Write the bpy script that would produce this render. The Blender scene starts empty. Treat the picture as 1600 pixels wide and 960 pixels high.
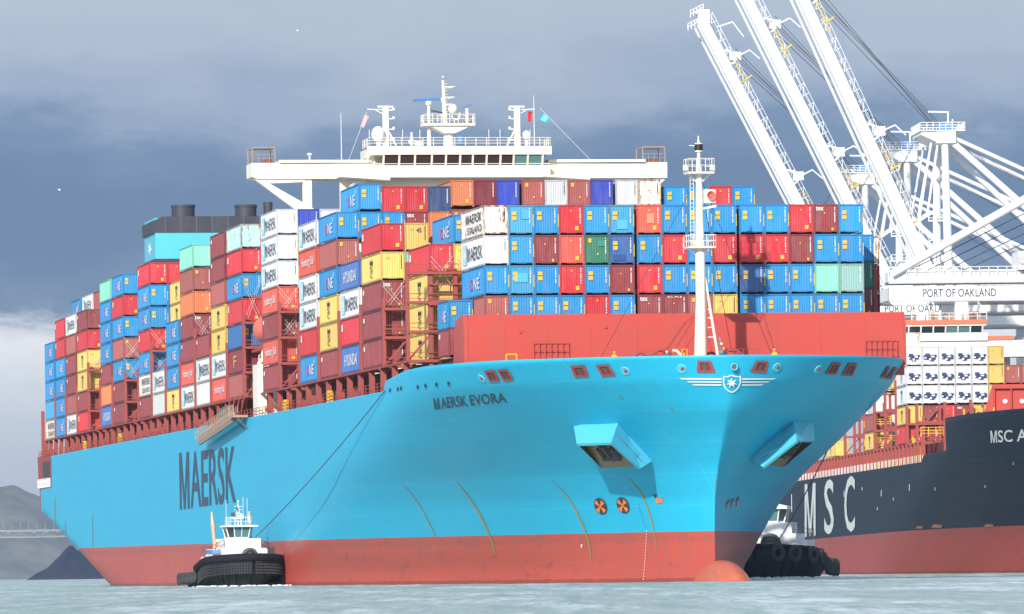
import bpy, bmesh, math, random
from mathutils import Vector, Matrix, Euler, noise
random.seed(7)
SC = bpy.context.scene
COL = SC.collection
# ------------------------------------------------------------------ camera
PSI = .1826; FPX = 9639.2; CX = 15.99; CD = 592.92; HC = 1.2036; ROLL = .0143; YH = 893.5
cam_d = bpy.data.cameras.new('camera'); cam = bpy.data.objects.new('camera', cam_d); COL.objects.link(cam)
cam.location = (0, 0, HC); cam_d.sensor_width = 36; cam_d.lens = FPX*36/1600
cam.rotation_euler = (math.radians(90), ROLL, 0)
cam_d.shift_y = (YH-480)/1600; cam_d.clip_start = 1; cam_d.clip_end = 60000
SC.camera = cam
# ------------------------------------------------------------------ sky and sun
SUN_AZ = math.radians(20); SUN_EL = math.radians(26)      # azimuth measured from behind the camera towards its left
sdir = Vector((-math.sin(SUN_AZ)*math.cos(SUN_EL), -math.cos(SUN_AZ)*math.cos(SUN_EL), math.sin(SUN_EL)))
W = bpy.data.worlds.new("World"); SC.world = W; W.use_nodes = True
wt = W.node_tree; wt.nodes.clear()
def N(t, kind, **kw):
    n = t.nodes.new(kind)
    for k, v in kw.items(): setattr(n, k, v)
    return n
wo = N(wt, 'ShaderNodeOutputWorld')
bgs = N(wt, 'ShaderNodeBackground'); bgs.inputs['Strength'].default_value = .145
sky = N(wt, 'ShaderNodeTexSky', sky_type='NISHITA', sun_disc=False)
sky.sun_elevation = SUN_EL; sky.sun_rotation = math.atan2(sdir.x, sdir.y)
bgc = N(wt, 'ShaderNodeBackground'); bgc.inputs['Strength'].default_value = .80
tc = N(wt, 'ShaderNodeTexCoord'); sep = N(wt, 'ShaderNodeSeparateXYZ')
wt.links.new(tc.outputs['Generated'], sep.inputs[0]); wt.links.new(sky.outputs[0], bgs.inputs[0])
mp = N(wt, 'ShaderNodeMapping'); mp.inputs['Scale'].default_value = (1, 1, 2.6); wt.links.new(tc.outputs['Generated'], mp.inputs[0])
n1 = N(wt, 'ShaderNodeTexNoise'); n1.inputs['Scale'].default_value = 17; n1.inputs['Detail'].default_value = 7; n1.inputs['Roughness'].default_value = .5
n2 = N(wt, 'ShaderNodeTexNoise'); n2.inputs['Scale'].default_value = 60; n2.inputs['Detail'].default_value = 9; n2.inputs['Roughness'].default_value = .6
wt.links.new(mp.outputs[0], n1.inputs[0]); wt.links.new(mp.outputs[0], n2.inputs[0])
def M(t, op, a, b=None, c=None):
    n = t.nodes.new('ShaderNodeMath'); n.operation = op
    for i, v in enumerate((a, b, c)):
        if v is None: continue
        if isinstance(v, (int, float)): n.inputs[i].default_value = v
        else: t.links.new(v, n.inputs[i])
    return n.outputs[0]
def ramp(t, fac, stops, interp='LINEAR'):
    r = t.nodes.new('ShaderNodeValToRGB'); r.color_ramp.interpolation = interp
    e = r.color_ramp.elements
    while len(e) < len(stops): e.new(.5)
    for el, (p, c) in zip(e, stops): el.position = p; el.color = (*c, 1) if len(c) == 3 else c
    t.links.new(fac, r.inputs[0]); return r.outputs[0]
def srgb(r, g, b): return tuple(((c/255)/12.92 if c/255 <= .04045 else (((c/255)+.055)/1.055)**2.4) for c in (r, g, b))
# cloud bank near the horizon: height bands broken up by noise
zz = sep.outputs['Z']; xx = sep.outputs['X']
wob = M(wt, 'MULTIPLY', M(wt, 'SUBTRACT', n1.outputs[0], .5), .024)
wob2 = M(wt, 'MULTIPLY', M(wt, 'SUBTRACT', n2.outputs[0], .5), .017)
h = M(wt, 'ADD', M(wt, 'ADD', zz, wob), wob2)
h = M(wt, 'ADD', h, M(wt, 'MULTIPLY', M(wt, 'SUBTRACT', -.03, M(wt, 'MULTIPLY', xx, -1.0)), 0.0))
left = M(wt, 'MAXIMUM', M(wt, 'MULTIPLY', M(wt, 'ADD', xx, .048), -1), 0)      # the white cloud stands low at the left
h = M(wt, 'SUBTRACT', h, M(wt, 'MULTIPLY', left, .02))
cc = ramp(wt, M(wt, 'MULTIPLY', h, 8.0), [
    (.00, srgb(190, 200, 215)), (.16, srgb(208, 216, 227)), (.25, srgb(224, 230, 238)), (.315, srgb(240, 243, 247)), (.338, srgb(215, 222, 232)), (.362, srgb(128, 150, 180)),
    (.41, srgb(113, 138, 170)), (.50, srgb(113, 138, 171)), (.56, srgb(128, 152, 183)), (.60, srgb(158, 176, 202)), (.68, srgb(178, 193, 212)), (.85, srgb(190, 203, 217))])
wt.links.new(cc, bgc.inputs[0])
mixs = N(wt, 'ShaderNodeMixShader')
msk = M(wt, 'SUBTRACT', 1.0, ramp(wt, M(wt, 'MULTIPLY', zz, 1.0), [(.13, (0, 0, 0)), (.30, (1, 1, 1))]))
wt.links.new(msk, mixs.inputs[0]); wt.links.new(bgs.outputs[0], mixs.inputs[1]); wt.links.new(bgc.outputs[0], mixs.inputs[2])
wt.links.new(mixs.outputs[0], wo.inputs['Surface'])
sl = bpy.data.lights.new('sun', 'SUN'); sl.energy = 4.15; sl.angle = math.radians(.8); sl.color = (1, .955, .88)
so = bpy.data.objects.new('sun', sl); COL.objects.link(so); so.rotation_euler = sdir.to_track_quat('Z', 'Y').to_euler()
SC.view_settings.view_transform = 'Standard'; SC.view_settings.look = 'None'; SC.view_settings.exposure = .34; SC.view_settings.gamma = 1
SC.view_settings.use_curve_mapping = False
SC.render.engine = 'CYCLES'

# ------------------------------------------------------------------ helpers
def obj(name, me, mat=None, parent=None):
    if isinstance(me, MB): me = me.mesh(name)
    o = bpy.data.objects.new(name, me); COL.objects.link(o)
    if mat is not None:
        if me.materials: me.materials[0] = mat
        else: me.materials.append(mat)
    if parent is not None: o.parent = parent
    return o
def inst(name, me, mat, parent=None):          # shared mesh, material on the object
    o = bpy.data.objects.new(name, me); COL.objects.link(o)
    if not me.materials: me.materials.append(mat)
    o.material_slots[0].link = 'OBJECT'; o.material_slots[0].material = mat
    if parent is not None: o.parent = parent
    return o
def empty(name, loc=(0, 0, 0), rz=0):
    o = bpy.data.objects.new(name, None); COL.objects.link(o); o.location = loc; o.rotation_euler = (0, 0, rz); o.empty_display_size = .5; return o
def tag(o, label=None, cat=None, group=None, kind=None):
    if label: o['label'] = label
    if cat: o['category'] = cat
    if group: o['group'] = group
    if kind: o['kind'] = kind
    return o
class MB:
    def __init__(s): s.v = []; s.f = []; s.smooth = []
    def add(s, vs, fs, sm=False):
        o = len(s.v); s.v += [tuple(v) for v in vs]
        for f in fs: s.f.append(tuple(i+o for i in f)); s.smooth.append(sm)
    def box(s, x0, x1, y0, y1, z0, z1):
        s.add([(x0,y0,z0),(x1,y0,z0),(x1,y1,z0),(x0,y1,z0),(x0,y0,z1),(x1,y0,z1),(x1,y1,z1),(x0,y1,z1)],
              [(0,3,2,1),(4,5,6,7),(0,1,5,4),(1,2,6,5),(2,3,7,6),(3,0,4,7)]); return s
    def cbox(s, c, d): return s.box(c[0]-d[0]/2, c[0]+d[0]/2, c[1]-d[1]/2, c[1]+d[1]/2, c[2]-d[2]/2, c[2]+d[2]/2)
    def tube(s, p, q, r, r2=None, n=6, cap=True):
        p = Vector(p); q = Vector(q); r2 = r if r2 is None else r2
        d = (q-p)
        if d.length < 1e-6: return s
        d.normalize(); a = d.orthogonal().normalized(); b = d.cross(a)
        vs = []
        for P, R in ((p, r), (q, r2)):
            for i in range(n):
                t = 2*math.pi*i/n; vs.append(P+a*math.cos(t)*R+b*math.sin(t)*R)
        fs = [(i, (i+1) % n, n+(i+1) % n, n+i) for i in range(n)]
        s.add(vs, fs, n > 5)
        if cap: s.add(vs, [tuple(range(n))[::-1], tuple(range(n, 2*n))])
        return s
    def bar(s, p, q, w, d=None):      # square beam
        d = w if d is None else d
        p = Vector(p); q = Vector(q); u = (q-p).normalized()
        side = u.cross(Vector((0, 1, 0)))
        if side.length < .1: side = u.cross(Vector((1, 0, 0)))
        side.normalize(); up = side.cross(u)
        vs = [P+side*a*w/2+up*b*d/2 for P in (p, q) for a, b in ((-1,-1),(1,-1),(1,1),(-1,1))]
        s.add(vs, [(0,1,2,3)[::-1],(4,5,6,7),(0,1,5,4),(1,2,6,5),(2,3,7,6),(3,0,4,7)]); return s
    def path(s, pts, r, n=6):
        for a, b in zip(pts[:-1], pts[1:]): s.tube(a, b, r, n=n)
        return s
    def prism(s, poly, y0, y1, axis='y'):   # poly in x,z extruded along y
        n = len(poly)
        if axis == 'y': vs = [(a, y0, b) for a, b in poly]+[(a, y1, b) for a, b in poly]
        elif axis == 'z': vs = [(a, b, y0) for a, b in poly]+[(a, b, y1) for a, b in poly]
        else: vs = [(y0, a, b) for a, b in poly]+[(y1, a, b) for a, b in poly]
        s.add(vs, [tuple(range(n)), tuple(range(n, 2*n))[::-1]]+[(i, n+i, n+(i+1) % n, (i+1) % n) for i in range(n)]); return s
    def ball(s, c, r, sz=1, nu=12, nv=8):
        vs = []; fs = []
        for j in range(nv+1):
            ph = math.pi*j/nv
            for i in range(nu):
                th = 2*math.pi*i/nu; vs.append((c[0]+r*math.sin(ph)*math.cos(th), c[1]+r*math.sin(ph)*math.sin(th), c[2]+r*sz*math.cos(ph)))
        for j in range(nv):
            for i in range(nu): fs.append((j*nu+i, (j+1)*nu+i, (j+1)*nu+(i+1) % nu, j*nu+(i+1) % nu))
        s.add(vs, fs, True); return s
    def torus(s, c, R, r, axis='y', nu=16, nv=7, sc=(1, 1)):
        vs = []; fs = []
        for i in range(nu):
            a = 2*math.pi*i/nu
            for j in range(nv):
                b = 2*math.pi*j/nv; u = (R+r*math.cos(b)); w = r*math.sin(b)
                p = {'y': (u*math.cos(a), w, u*math.sin(a)), 'x': (w, u*math.cos(a), u*math.sin(a)), 'z': (u*math.cos(a), u*math.sin(a), w)}[axis]
                vs.append((c[0]+p[0], c[1]+p[1], c[2]+p[2]))
        for i in range(nu):
            for j in range(nv): fs.append((i*nv+j, ((i+1) % nu)*nv+j, ((i+1) % nu)*nv+(j+1) % nv, i*nv+(j+1) % nv))
        s.add(vs, fs, True); return s
    def rail(s, pts, hgt, r=.03, post=1.5, bars=2):   # a guard rail with posts
        for a, b in zip(pts[:-1], pts[1:]):
            a = Vector(a); b = Vector(b); L = (b-a).length; n = max(1, round(L/post))
            for k in range(n+1):
                p = a.lerp(b, k/n); s.tube(p, p+Vector((0, 0, hgt)), r, n=4, cap=False)
            for k in range(1, bars+1):
                z = Vector((0, 0, hgt*k/bars)); s.tube(a+z, b+z, r*.8, n=4, cap=False)
        return s
    def mesh(s, name='mesh'):
        me = bpy.data.meshes.new(name); me.from_pydata(s.v, [], s.f); me.update()
        bm = bmesh.new(); bm.from_mesh(me); bmesh.ops.recalc_face_normals(bm, faces=bm.faces); bm.to_mesh(me); bm.free()
        for p, sm in zip(me.polygons, s.smooth): p.use_smooth = sm
        return me

def clusters(mb, gap=.55, most=10):       # separate pieces of one builder become separate objects
    n = len(mb.v); par = list(range(n))
    def fd(i):
        while par[i] != i: par[i] = par[par[i]]; i = par[i]
        return i
    for f in mb.f:
        a = fd(f[0])
        for k in f[1:]: par[fd(k)] = a
    comp = {}
    for i in range(n): comp.setdefault(fd(i), []).append(i)
    B = [[[min(mb.v[i][k] for i in c) for k in range(3)], [max(mb.v[i][k] for i in c) for k in range(3)], [r]] for r, c in comp.items()]
    if len(B) > 400: return [mb]
    ch = True
    while ch and len(B) > 1:
        ch = False; out = []
        for b in B:
            for o in out:
                if all(b[0][k]-gap <= o[1][k] and o[0][k]-gap <= b[1][k] for k in range(3)):
                    o[0] = [min(x, y) for x, y in zip(o[0], b[0])]; o[1] = [max(x, y) for x, y in zip(o[1], b[1])]; o[2] += b[2]; ch = True; break
            else: out.append(b)
        B = out
    if len(B) == 1 or len(B) > most: return [mb]
    res = []
    for b in B:
        m = MB(); S = set(b[2]); idx = {}
        for f, sm in zip(mb.f, mb.smooth):
            if fd(f[0]) in S:
                ff = []
                for i in f:
                    if i not in idx: idx[i] = len(m.v); m.v.append(mb.v[i])
                    ff.append(idx[i])
                m.f.append(tuple(ff)); m.smooth.append(sm)
        res.append(m)
    return res
def cobj(name, mb, mat, parent):
    if not isinstance(mb, MB): return obj(name, mb, mat, parent)
    r = [obj(name, m, mat, parent) for m in clusters(mb)]
    return r[0]
# ------------------------------------------------------------------ materials
def new_mat(name):
    m = bpy.data.materials.new(name); m.use_nodes = True; t = m.node_tree
    return m, t, t.nodes['Principled BSDF']
def paint(name, col, rough=.45, dirt=.18, scale=1.2, rust=0.0, stretch=.25, metal=0.0, vary=.10, bump=.0, spec=.4, dcol=None):
    m, t, b = new_mat(name)
    tcn = N(t, 'ShaderNodeTexCoord'); oi = N(t, 'ShaderNodeObjectInfo')
    mpn = N(t, 'ShaderNodeMapping'); mpn.inputs['Scale'].default_value = (1, 1, stretch)
    va = N(t, 'ShaderNodeVectorMath', operation='ADD'); vs = N(t, 'ShaderNodeVectorMath', operation='SCALE')
    cmb = N(t, 'ShaderNodeCombineXYZ')
    for i in range(3): t.links.new(oi.outputs['Random'], cmb.inputs[i])
    t.links.new(cmb.outputs[0], vs.inputs[0]); vs.inputs['Scale'].default_value = 57.0
    t.links.new(tcn.outputs['Object'], va.inputs[0]); t.links.new(vs.outputs[0], va.inputs[1]); t.links.new(va.outputs[0], mpn.inputs[0])
    nz = N(t, 'ShaderNodeTexNoise'); nz.inputs['Scale'].default_value = scale; nz.inputs['Detail'].default_value = 8; nz.inputs['Roughness'].default_value = .62
    t.links.new(mpn.outputs[0], nz.inputs[0])
    f = ramp(t, nz.outputs[0], [(.38, (0, 0, 0)), (.72, (1, 1, 1))])
    hsv = N(t, 'ShaderNodeHueSaturation'); hsv.inputs['Color'].default_value = (*col, 1)
    t.links.new(M(t, 'ADD', 1-vary, M(t, 'MULTIPLY', oi.outputs['Random'], 2*vary)), hsv.inputs['Value'])
    mix = N(t, 'ShaderNodeMix', data_type='RGBA'); t.links.new(M(t, 'MULTIPLY', f, dirt), mix.inputs[0]); t.links.new(hsv.outputs[0], mix.inputs[6])
    dc = dcol or (.10+col[0]*.3, .09+col[1]*.3, .08+col[2]*.3); mix.inputs[7].default_value = (*dc, 1)
    out = mix.outputs[2]
    if rust > 0:
        nr = N(t, 'ShaderNodeTexNoise'); nr.inputs['Scale'].default_value = 2.1; nr.inputs['Detail'].default_value = 10; nr.inputs['Roughness'].default_value = .72
        mr = N(t, 'ShaderNodeMapping'); mr.inputs['Scale'].default_value = (1.6, 1.6, .5); t.links.new(va.outputs[0], mr.inputs[0]); t.links.new(mr.outputs[0], nr.inputs[0])
        fr = ramp(t, nr.outputs[0], [(.70-rust*.3, (0, 0, 0)), (.76-rust*.3, (1, 1, 1))])
        mx = N(t, 'ShaderNodeMix', data_type='RGBA'); t.links.new(fr, mx.inputs[0]); t.links.new(out, mx.inputs[6]); mx.inputs[7].default_value = (.26, .09, .035, 1); out = mx.outputs[2]
    t.links.new(out, b.inputs['Base Color'])
    b.inputs['Roughness'].default_value = rough; b.inputs['Metallic'].default_value = metal; b.inputs['Specular IOR Level'].default_value = spec
    if bump:
        bp = N(t, 'ShaderNodeBump'); bp.inputs['Strength'].default_value = bump; bp.inputs['Distance'].default_value = .05; t.links.new(nz.outputs[0], bp.inputs['Height']); t.links.new(bp.outputs[0], b.inputs['Normal'])
    return m
RGB = dict(O=(.018,.26,.58), B=(.05,.34,.60), b=(.03,.12,.33), R=(.58,.03,.042), M=(.27,.045,.05), m=(.38,.095,.085), H=(.70,.10,.07),
           A=(.72,.20,.07), W=(.74,.76,.78), S=(.66,.62,.54), X=(.76,.72,.66), P=(.60,.62,.60), Y=(.72,.50,.13), T=(.22,.62,.46), t=(.28,.50,.47), L=(.42,.62,.62),
           G=(.03,.17,.11), D=(.07,.16,.46), K=(.035,.07,.18), Q=(.03,.06,.42), w=(.62,.64,.68), F=(.22,.02,.035))
RUST = dict(X=.50, S=.35, P=.25, L=.50, B=.22, b=.15, K=.30, W=.16, w=.16, A=.18, m=.14, t=.2, Y=.10, G=.15)
CM = {k: paint('container_paint_'+k, c, rough=.5, dirt=.5, rust=RUST.get(k, .08), vary=.15, scale=1.6, dcol=tuple(x*.55+.13 for x in c)) for k, c in RGB.items()}
CF = {k: paint('container_frame_'+k, tuple(x*.72 for x in c), rough=.6, dirt=.4, rust=RUST.get(k, .04)+.25, vary=.05) for k, c in RGB.items()}
m_cream = paint('cream_paint', (.84, .79, .67), dirt=.12, scale=.4, vary=0, rust=.05)
m_white = paint('white_paint', (.80, .80, .79), dirt=.10, scale=.4, vary=0)
m_crane = paint('crane_white_paint', (.80, .81, .81), dirt=.12, scale=.25, vary=0, rust=.03)
m_cranegrey = paint('crane_shade_grey', (.52, .54, .55), dirt=.25, scale=.4, vary=0)  # grey puts the shaded lower edge of the boom into the paint
m_deckred = paint('red_oxide_steel', (.33, .06, .05), rough=.7, dirt=.35, scale=1.5, vary=0, rust=.12)
m_deckdark = paint('dark_oxide_steel', (.16, .03, .03), rough=.8, dirt=.4, scale=.8, vary=0)
m_break = paint('breakwater_red', (.50, .064, .047), rough=.5, dirt=.30, scale=.5, vary=0)
m_yellow = paint('safety_yellow', (.75, .45, .02), dirt=.2, vary=0)
m_sticker = paint('yellow_sticker', (.72, .47, .05), dirt=.5, scale=9, vary=0)
m_wlet = paint('white_lettering', (.82, .82, .82), dirt=.08, vary=0)
m_dlet = paint('dark_lettering', (.035, .045, .07), dirt=.05, vary=0)
m_blet = paint('light_blue_mark', (.42, .72, .80), dirt=.05, vary=0)
m_pink = paint('pink_lettering', (.72, .02, .25), dirt=.02, vary=0)
m_black = paint('black_rubber', (.009, .010, .015), rough=.8, dirt=.5, scale=3, vary=0, spec=.2, dcol=(.022, .023, .03), bump=.3)
m_tughull = paint('tug_hull_black', (.015, .018, .026), rough=.5, dirt=.4, scale=2, vary=0, dcol=(.06, .06, .06))
m_rope = paint('dark_rope', (.03, .035, .045), vary=0)
m_steel = paint('dark_steel', (.08, .08, .085), rough=.6, vary=0, dirt=.4)
m_cyanp = paint('cyan_paint', (.085, .50, .66), dirt=.10, scale=.5, vary=0)
m_funblk = paint('funnel_black', (.04, .045, .06), rough=.6, dirt=.35, scale=1, vary=0, dcol=(.10, .10, .12))
m_orange = paint('orange_paint', (.85, .20, .02), vary=0, dirt=.1)
m_salmon = paint('lifeboat_orange', (.75, .16, .10), vary=0, dirt=.2)
m_navy = paint('navy_unit', (.02, .045, .14), vary=0, dirt=.35, scale=3)
m_skin = paint('skin', (.45, .25, .17), vary=0, dirt=0)
m_tan = paint('tan_steel', (.40, .28, .20), vary=0, dirt=.4, rust=.2)
m_exh = paint('beige_exhaust', (.45, .38, .28), vary=0, dirt=.4, rough=.4)
m_brown = paint('rusty_pocket', (.26, .15, .07), vary=0, dirt=.9, scale=1.5, rust=.55, stretch=1, dcol=(.08, .22, .13))
def glass(name, c=(.02, .04, .045)):
    m, t, b = new_mat(name); b.inputs['Base Color'].default_value = (*c, 1); b.inputs['Roughness'].default_value = .08; b.inputs['Specular IOR Level'].default_value = .8; return m
m_glass = glass('window_glass'); m_glassw = glass('bridge_glass', (.05, .03, .03)); m_glassg = glass('green_glass', (.10, .22, .22))

# ------------------------------------------------------------------ text meshes
_tc = {}
def letter_m():      # a broad-legged M whose middle reaches the base line
    P = [(0, 0), (.19, 0), (.19, .72), (.42, 0), (.58, 0), (.81, .72), (.81, 0), (1, 0), (1, 1), (.76, 1), (.5, .24), (.24, 1), (0, 1)]
    return P, [(0, 1, 2, 12), (12, 2, 11), (11, 2, 3, 10), (10, 3, 4), (10, 4, 5, 9), (9, 5, 8), (8, 5, 6, 7)]
def text_mesh(s, bold=.010):      # flat text normalised to x 0..1, y 0..1
    key = (s, bold)
    if key in _tc: return _tc[key]
    if s[0] == 'M' and len(s) > 2:       # the M is drawn with broad legs, the rest comes from the font
        m = {'MAERSK': .175, 'MAERSK EVORA': .115, 'MSC A': .215}.get(s, .2); g = .018
        v2, f2 = text_mesh(s[1:], bold); vm, fm_ = letter_m(); k = len(vm)
        _tc[key] = ([(x*(m-g), y) for x, y in vm]+[(m+g*.5+x*(1-m-g*.5), y) for x, y in v2], fm_+[tuple(i+k for i in f) for f in f2]); return _tc[key]
    cu = bpy.data.curves.new('t', 'FONT'); cu.body = s; cu.size = 1; cu.resolution_u = 3; cu.offset = bold
    o = bpy.data.objects.new('t', cu); COL.objects.link(o)
    bpy.context.view_layer.update(); dg = bpy.context.evaluated_depsgraph_get()
    me = bpy.data.meshes.new_from_object(o.evaluated_get(dg)); bpy.data.objects.remove(o); bpy.data.curves.remove(cu)
    bm = bmesh.new(); bm.from_mesh(me); bmesh.ops.triangulate(bm, faces=bm.faces)
    bm.verts.ensure_lookup_table()
    xs = [v.co.x for v in bm.verts]; ys = [v.co.y for v in bm.verts]; x0, x1, y0, y1 = min(xs), max(xs), min(ys), max(ys)
    vs = [((v.co.x-x0)/(x1-x0), (v.co.y-y0)/(y1-y0)) for v in bm.verts]; fs = [tuple(v.index for v in f.verts) for f in bm.faces]
    bm.free(); bpy.data.meshes.remove(me); _tc[key] = (vs, fs); return _tc[key]
def subdiv(vs, fs, maxlen=.08, fn=None):
    bm = bmesh.new(); V = [bm.verts.new((a, b, 0)) for a, b in vs]
    for f in fs:
        try: bm.faces.new([V[i] for i in f])
        except ValueError: pass
    for _ in range(5):
        es = [e for e in bm.edges if e.calc_length() > maxlen]
        if not es: break
        bmesh.ops.subdivide_edges(bm, edges=es, cuts=1); bmesh.ops.triangulate(bm, faces=bm.faces)
    bm.verts.index_update(); r = ([(v.co.x, v.co.y) for v in bm.verts], [tuple(v.index for v in f.verts) for f in bm.faces]); bm.free(); return r

# ------------------------------------------------------------------ hull geometry (ship frame: x = athwart, port positive; y = aft; z = up)
def lerp(x, xs, ys):
    if x <= xs[0]: return ys[0]
    for i in range(len(xs)-1):
        if x <= xs[i+1]:
            return ys[i]+(ys[i+1]-ys[i])*(x-xs[i])/(xs[i+1]-xs[i])
    return ys[-1]
class Hull:
    def __init__(s, B, ZS, TS, ZL, LS, p, q, zt, tend, cx, cd, psi, stern):
        s.B, s.ZS, s.TS, s.ZL, s.LS, s.p, s.q, s.zt, s.tend, s.cx, s.cd, s.psi, s.stern = B, ZS, TS, ZL, LS, p, q, zt, tend, cx, cd, psi, stern
    def ts(s, z): return lerp(z, s.ZS, s.TS)
    def L(s, z): return lerp(z, s.ZL, s.LS)
    def te(s, z): return s.tend-max(0, s.stern[0]-z)*s.stern[1]
    def b(s, t, z):
        u = min(max((t-s.ts(z))/s.L(z), 0), 1)
        r = s.B*(1-(1-u)**lerp(z, *s.p))**lerp(z, *s.q)
        k = max(0, min(1, (s.te(z)-t)/lerp(z, [0, s.stern[0], 22], [70, 12, 3])))
        f = 1-(1-k)**2.6
        return r*(lerp(z, [0, s.stern[0], 22], [.35, .985, 1.0])*(1-f)+f)
    def world(s, t, v, z): return Vector((s.cx-t*math.sin(s.psi)+v*math.cos(s.psi), s.cd+t*math.cos(s.psi)+v*math.sin(s.psi), z))
    def local(s, X, Y):
        dx, dy = X-s.cx, Y-s.cd
        return -dx*math.sin(s.psi)+dy*math.cos(s.psi), dx*math.cos(s.psi)+dy*math.sin(s.psi)
    def ray(s, px, py, side):          # the hull point (t, z) seen at a pixel of the photograph, to set marks at their real place
        a, e = unpix(px, py)
        def g(D):
            t, v = s.local(a*D, D); z = HC+e*D
            return v*side-s.b(t, z) if t > s.ts(z) else 1
        D = s.cd-160; st = .5; prev = g(D)
        while D < s.cd+420:
            c = g(D+st)
            if prev > 0 and c <= 0:
                lo, hi = D, D+st
                for _ in range(30):
                    mid = (lo+hi)/2
                    if g(mid) > 0: lo = mid
                    else: hi = mid
                t, v = s.local(a*hi, hi); return t, HC+e*hi
            prev = c; D += st
        raise ValueError(('no hull', px, py))
    def ray2(s, px, py):          # as ray(), but whichever side of the bow the pixel falls on
        a, e = unpix(px, py)
        def g(D):
            t, v = s.local(a*D, D); return abs(v)-s.b(t, HC+e*D) if t > s.ts(HC+e*D) else 1
        D = s.cd-160; prev = 1
        while D < s.cd+420:
            c = g(D+.5)
            if prev > 0 and c <= 0:
                lo, hi = D, D+.5
                for _ in range(25):
                    mid = (lo+hi)/2
                    if g(mid) > 0: lo = mid
                    else: hi = mid
                t, v = s.local(a*hi, hi); return t, HC+e*hi, (-1 if v < 0 else 1)
            prev = c; D += .5
        raise ValueError((px, py))
    def surf(s, t, z, side, off=0.03):      # ship-frame point on the skin, pushed out
        p = Vector((side*s.b(t, z), t, z)); d = .25
        dt = Vector((side*(s.b(t+d, z)-s.b(t-d, z)), 2*d, 0)); dz = Vector((side*(s.b(t, z+d)-s.b(t, z-d)), 0, 2*d))
        n = dt.cross(dz)
        if n.x*side < 0: n = -n
        return p+n.normalized()*off, n.normalized()
def unpix(x, y):
    c, s_ = math.cos(ROLL), math.sin(ROLL); a = x-800; u = YH-y
    return (a*c+u*s_)/FPX, (u*c-a*s_)/FPX
def at(px, py, D):
    a, e = unpix(px, py); return Vector((a*D, D, HC+e*D))
def zt1(t): return lerp(t, [-26.2, -10, 5, 14, 22, 25.5, 26.6], [20.85, 21.05, 21.1, 20.95, 20.5, 20.35, 19.35])
H1 = Hull(24.1, [-3,0,5,7.7,10.6,13.6,16.1,18.5,21.0], [-16.5,-16.5,-16.5,-16.8,-18.3,-21,-23.6,-25.2,-26.2],
          [1.5,3.4,4.9,6.2,8.4,10.3,12.5,13.9,15.8,17.4,18.8,20.7], [123.4,116.4,113.3,110.6,104.7,96.7,83.9,75.5,66.2,57,50.2,44.7],
          ([0, 21], [1.6, 2.6]), ([4, 21], [1.0, .62]), zt1, 352.0, CX, CD, PSI, (11.3, 3.4))
def zt2(t): return lerp(t, [-100, -49, -46.5, -24, -22], [22.6, 22.1, 17.6, 17.3, 16.4])
H2 = Hull(24.0, [-3, 0, 8, 23], [-92, -94, -98, -108], [0, 8, 16, 23], [140, 112, 76, 60], ([0, 23], [1.7, 2.4]), ([5, 23], [1.0, .7]), zt2, 270, 83.0, 927.0, .055, (9, 3))
def hull_mesh(H, join, stations, tail, zc):
    zr = [-2.5]+[.6*i for i in range(31)]
    zr = [z for z in zr if z < zc-.3]+[zc]
    fr = [None]*len(zr)+[.12, .24, .36, .48, .6, .7, .8, .9, 1.0]; zr = zr+[zc]*(len(fr)-len(zr))
    rows = []
    for z, f in zip(zr, fr):
        row = []
        def zat(t): return z if f is None else zc+f*(H.zt(t)-zc)
        for side in (-1, 1):
            pts = []
            for i in range(71):
                w = (i/70)**1.6; t = H.ts(zat(H.ts(z)))+(join-H.ts(zat(H.ts(z))))*w
                pts.append((side*H.b(t, zat(t)), t, zat(t)))
            for t in stations: pts.append((side*H.b(t, zat(t)), t, zat(t)))
            te = H.te(zat(tail+5))
            for i in range(1, 15):
                w = 1-(1-i/14)**1.5; t = stations[-1]+(te-stations[-1])*w; pts.append((side*H.b(t, zat(t)), t, zat(t)))
            row.append(pts)
        rows.append(row)
    mb = MB(); n = len(rows[0][0])
    for s_ in (0, 1):
        vs = [p for r in rows for p in r[s_]]
        fs = [(j*n+i, j*n+i+1, (j+1)*n+i+1, (j+1)*n+i) for j in range(len(rows)-1) for i in range(n-1)]
        mb.add(vs, fs, True)
    # transom
    vs = [r[0][-1] for r in rows]+[r[1][-1] for r in rows]; m = len(rows)
    mb.add(vs, [(j, j+1, m+j+1, m+j) for j in range(m-1)])
    # bulwark inner wall
    rim = rows[-1]
    for s_ in (0, 1):
        pr = rim[s_]; sg = (-1, 1)[s_]
        vs = pr+[(p[0]-sg*min(.3, abs(p[0])*.9), p[1]+(.3 if abs(p[0]) < 1 else 0), p[2]) for p in pr]+[(sg*max(0, H.b(p[1]-.1, p[2]-1.6)-.35), max(p[1], H.ts(p[2]-1.6)+.7), p[2]-1.6) for p in pr]
        mb.add(vs, [(i, i+1, n+i+1, n+i) for i in range(n-1)]+[(n+i, n+i+1, 2*n+i+1, 2*n+i) for i in range(n-1)])
    me = mb.mesh('hull')
    bm = bmesh.new(); bm.from_mesh(me); bmesh.ops.remove_doubles(bm, verts=bm.verts, dist=.01); bmesh.ops.recalc_face_normals(bm, faces=bm.faces); bm.to_mesh(me); bm.free()
    return me, rim
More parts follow.
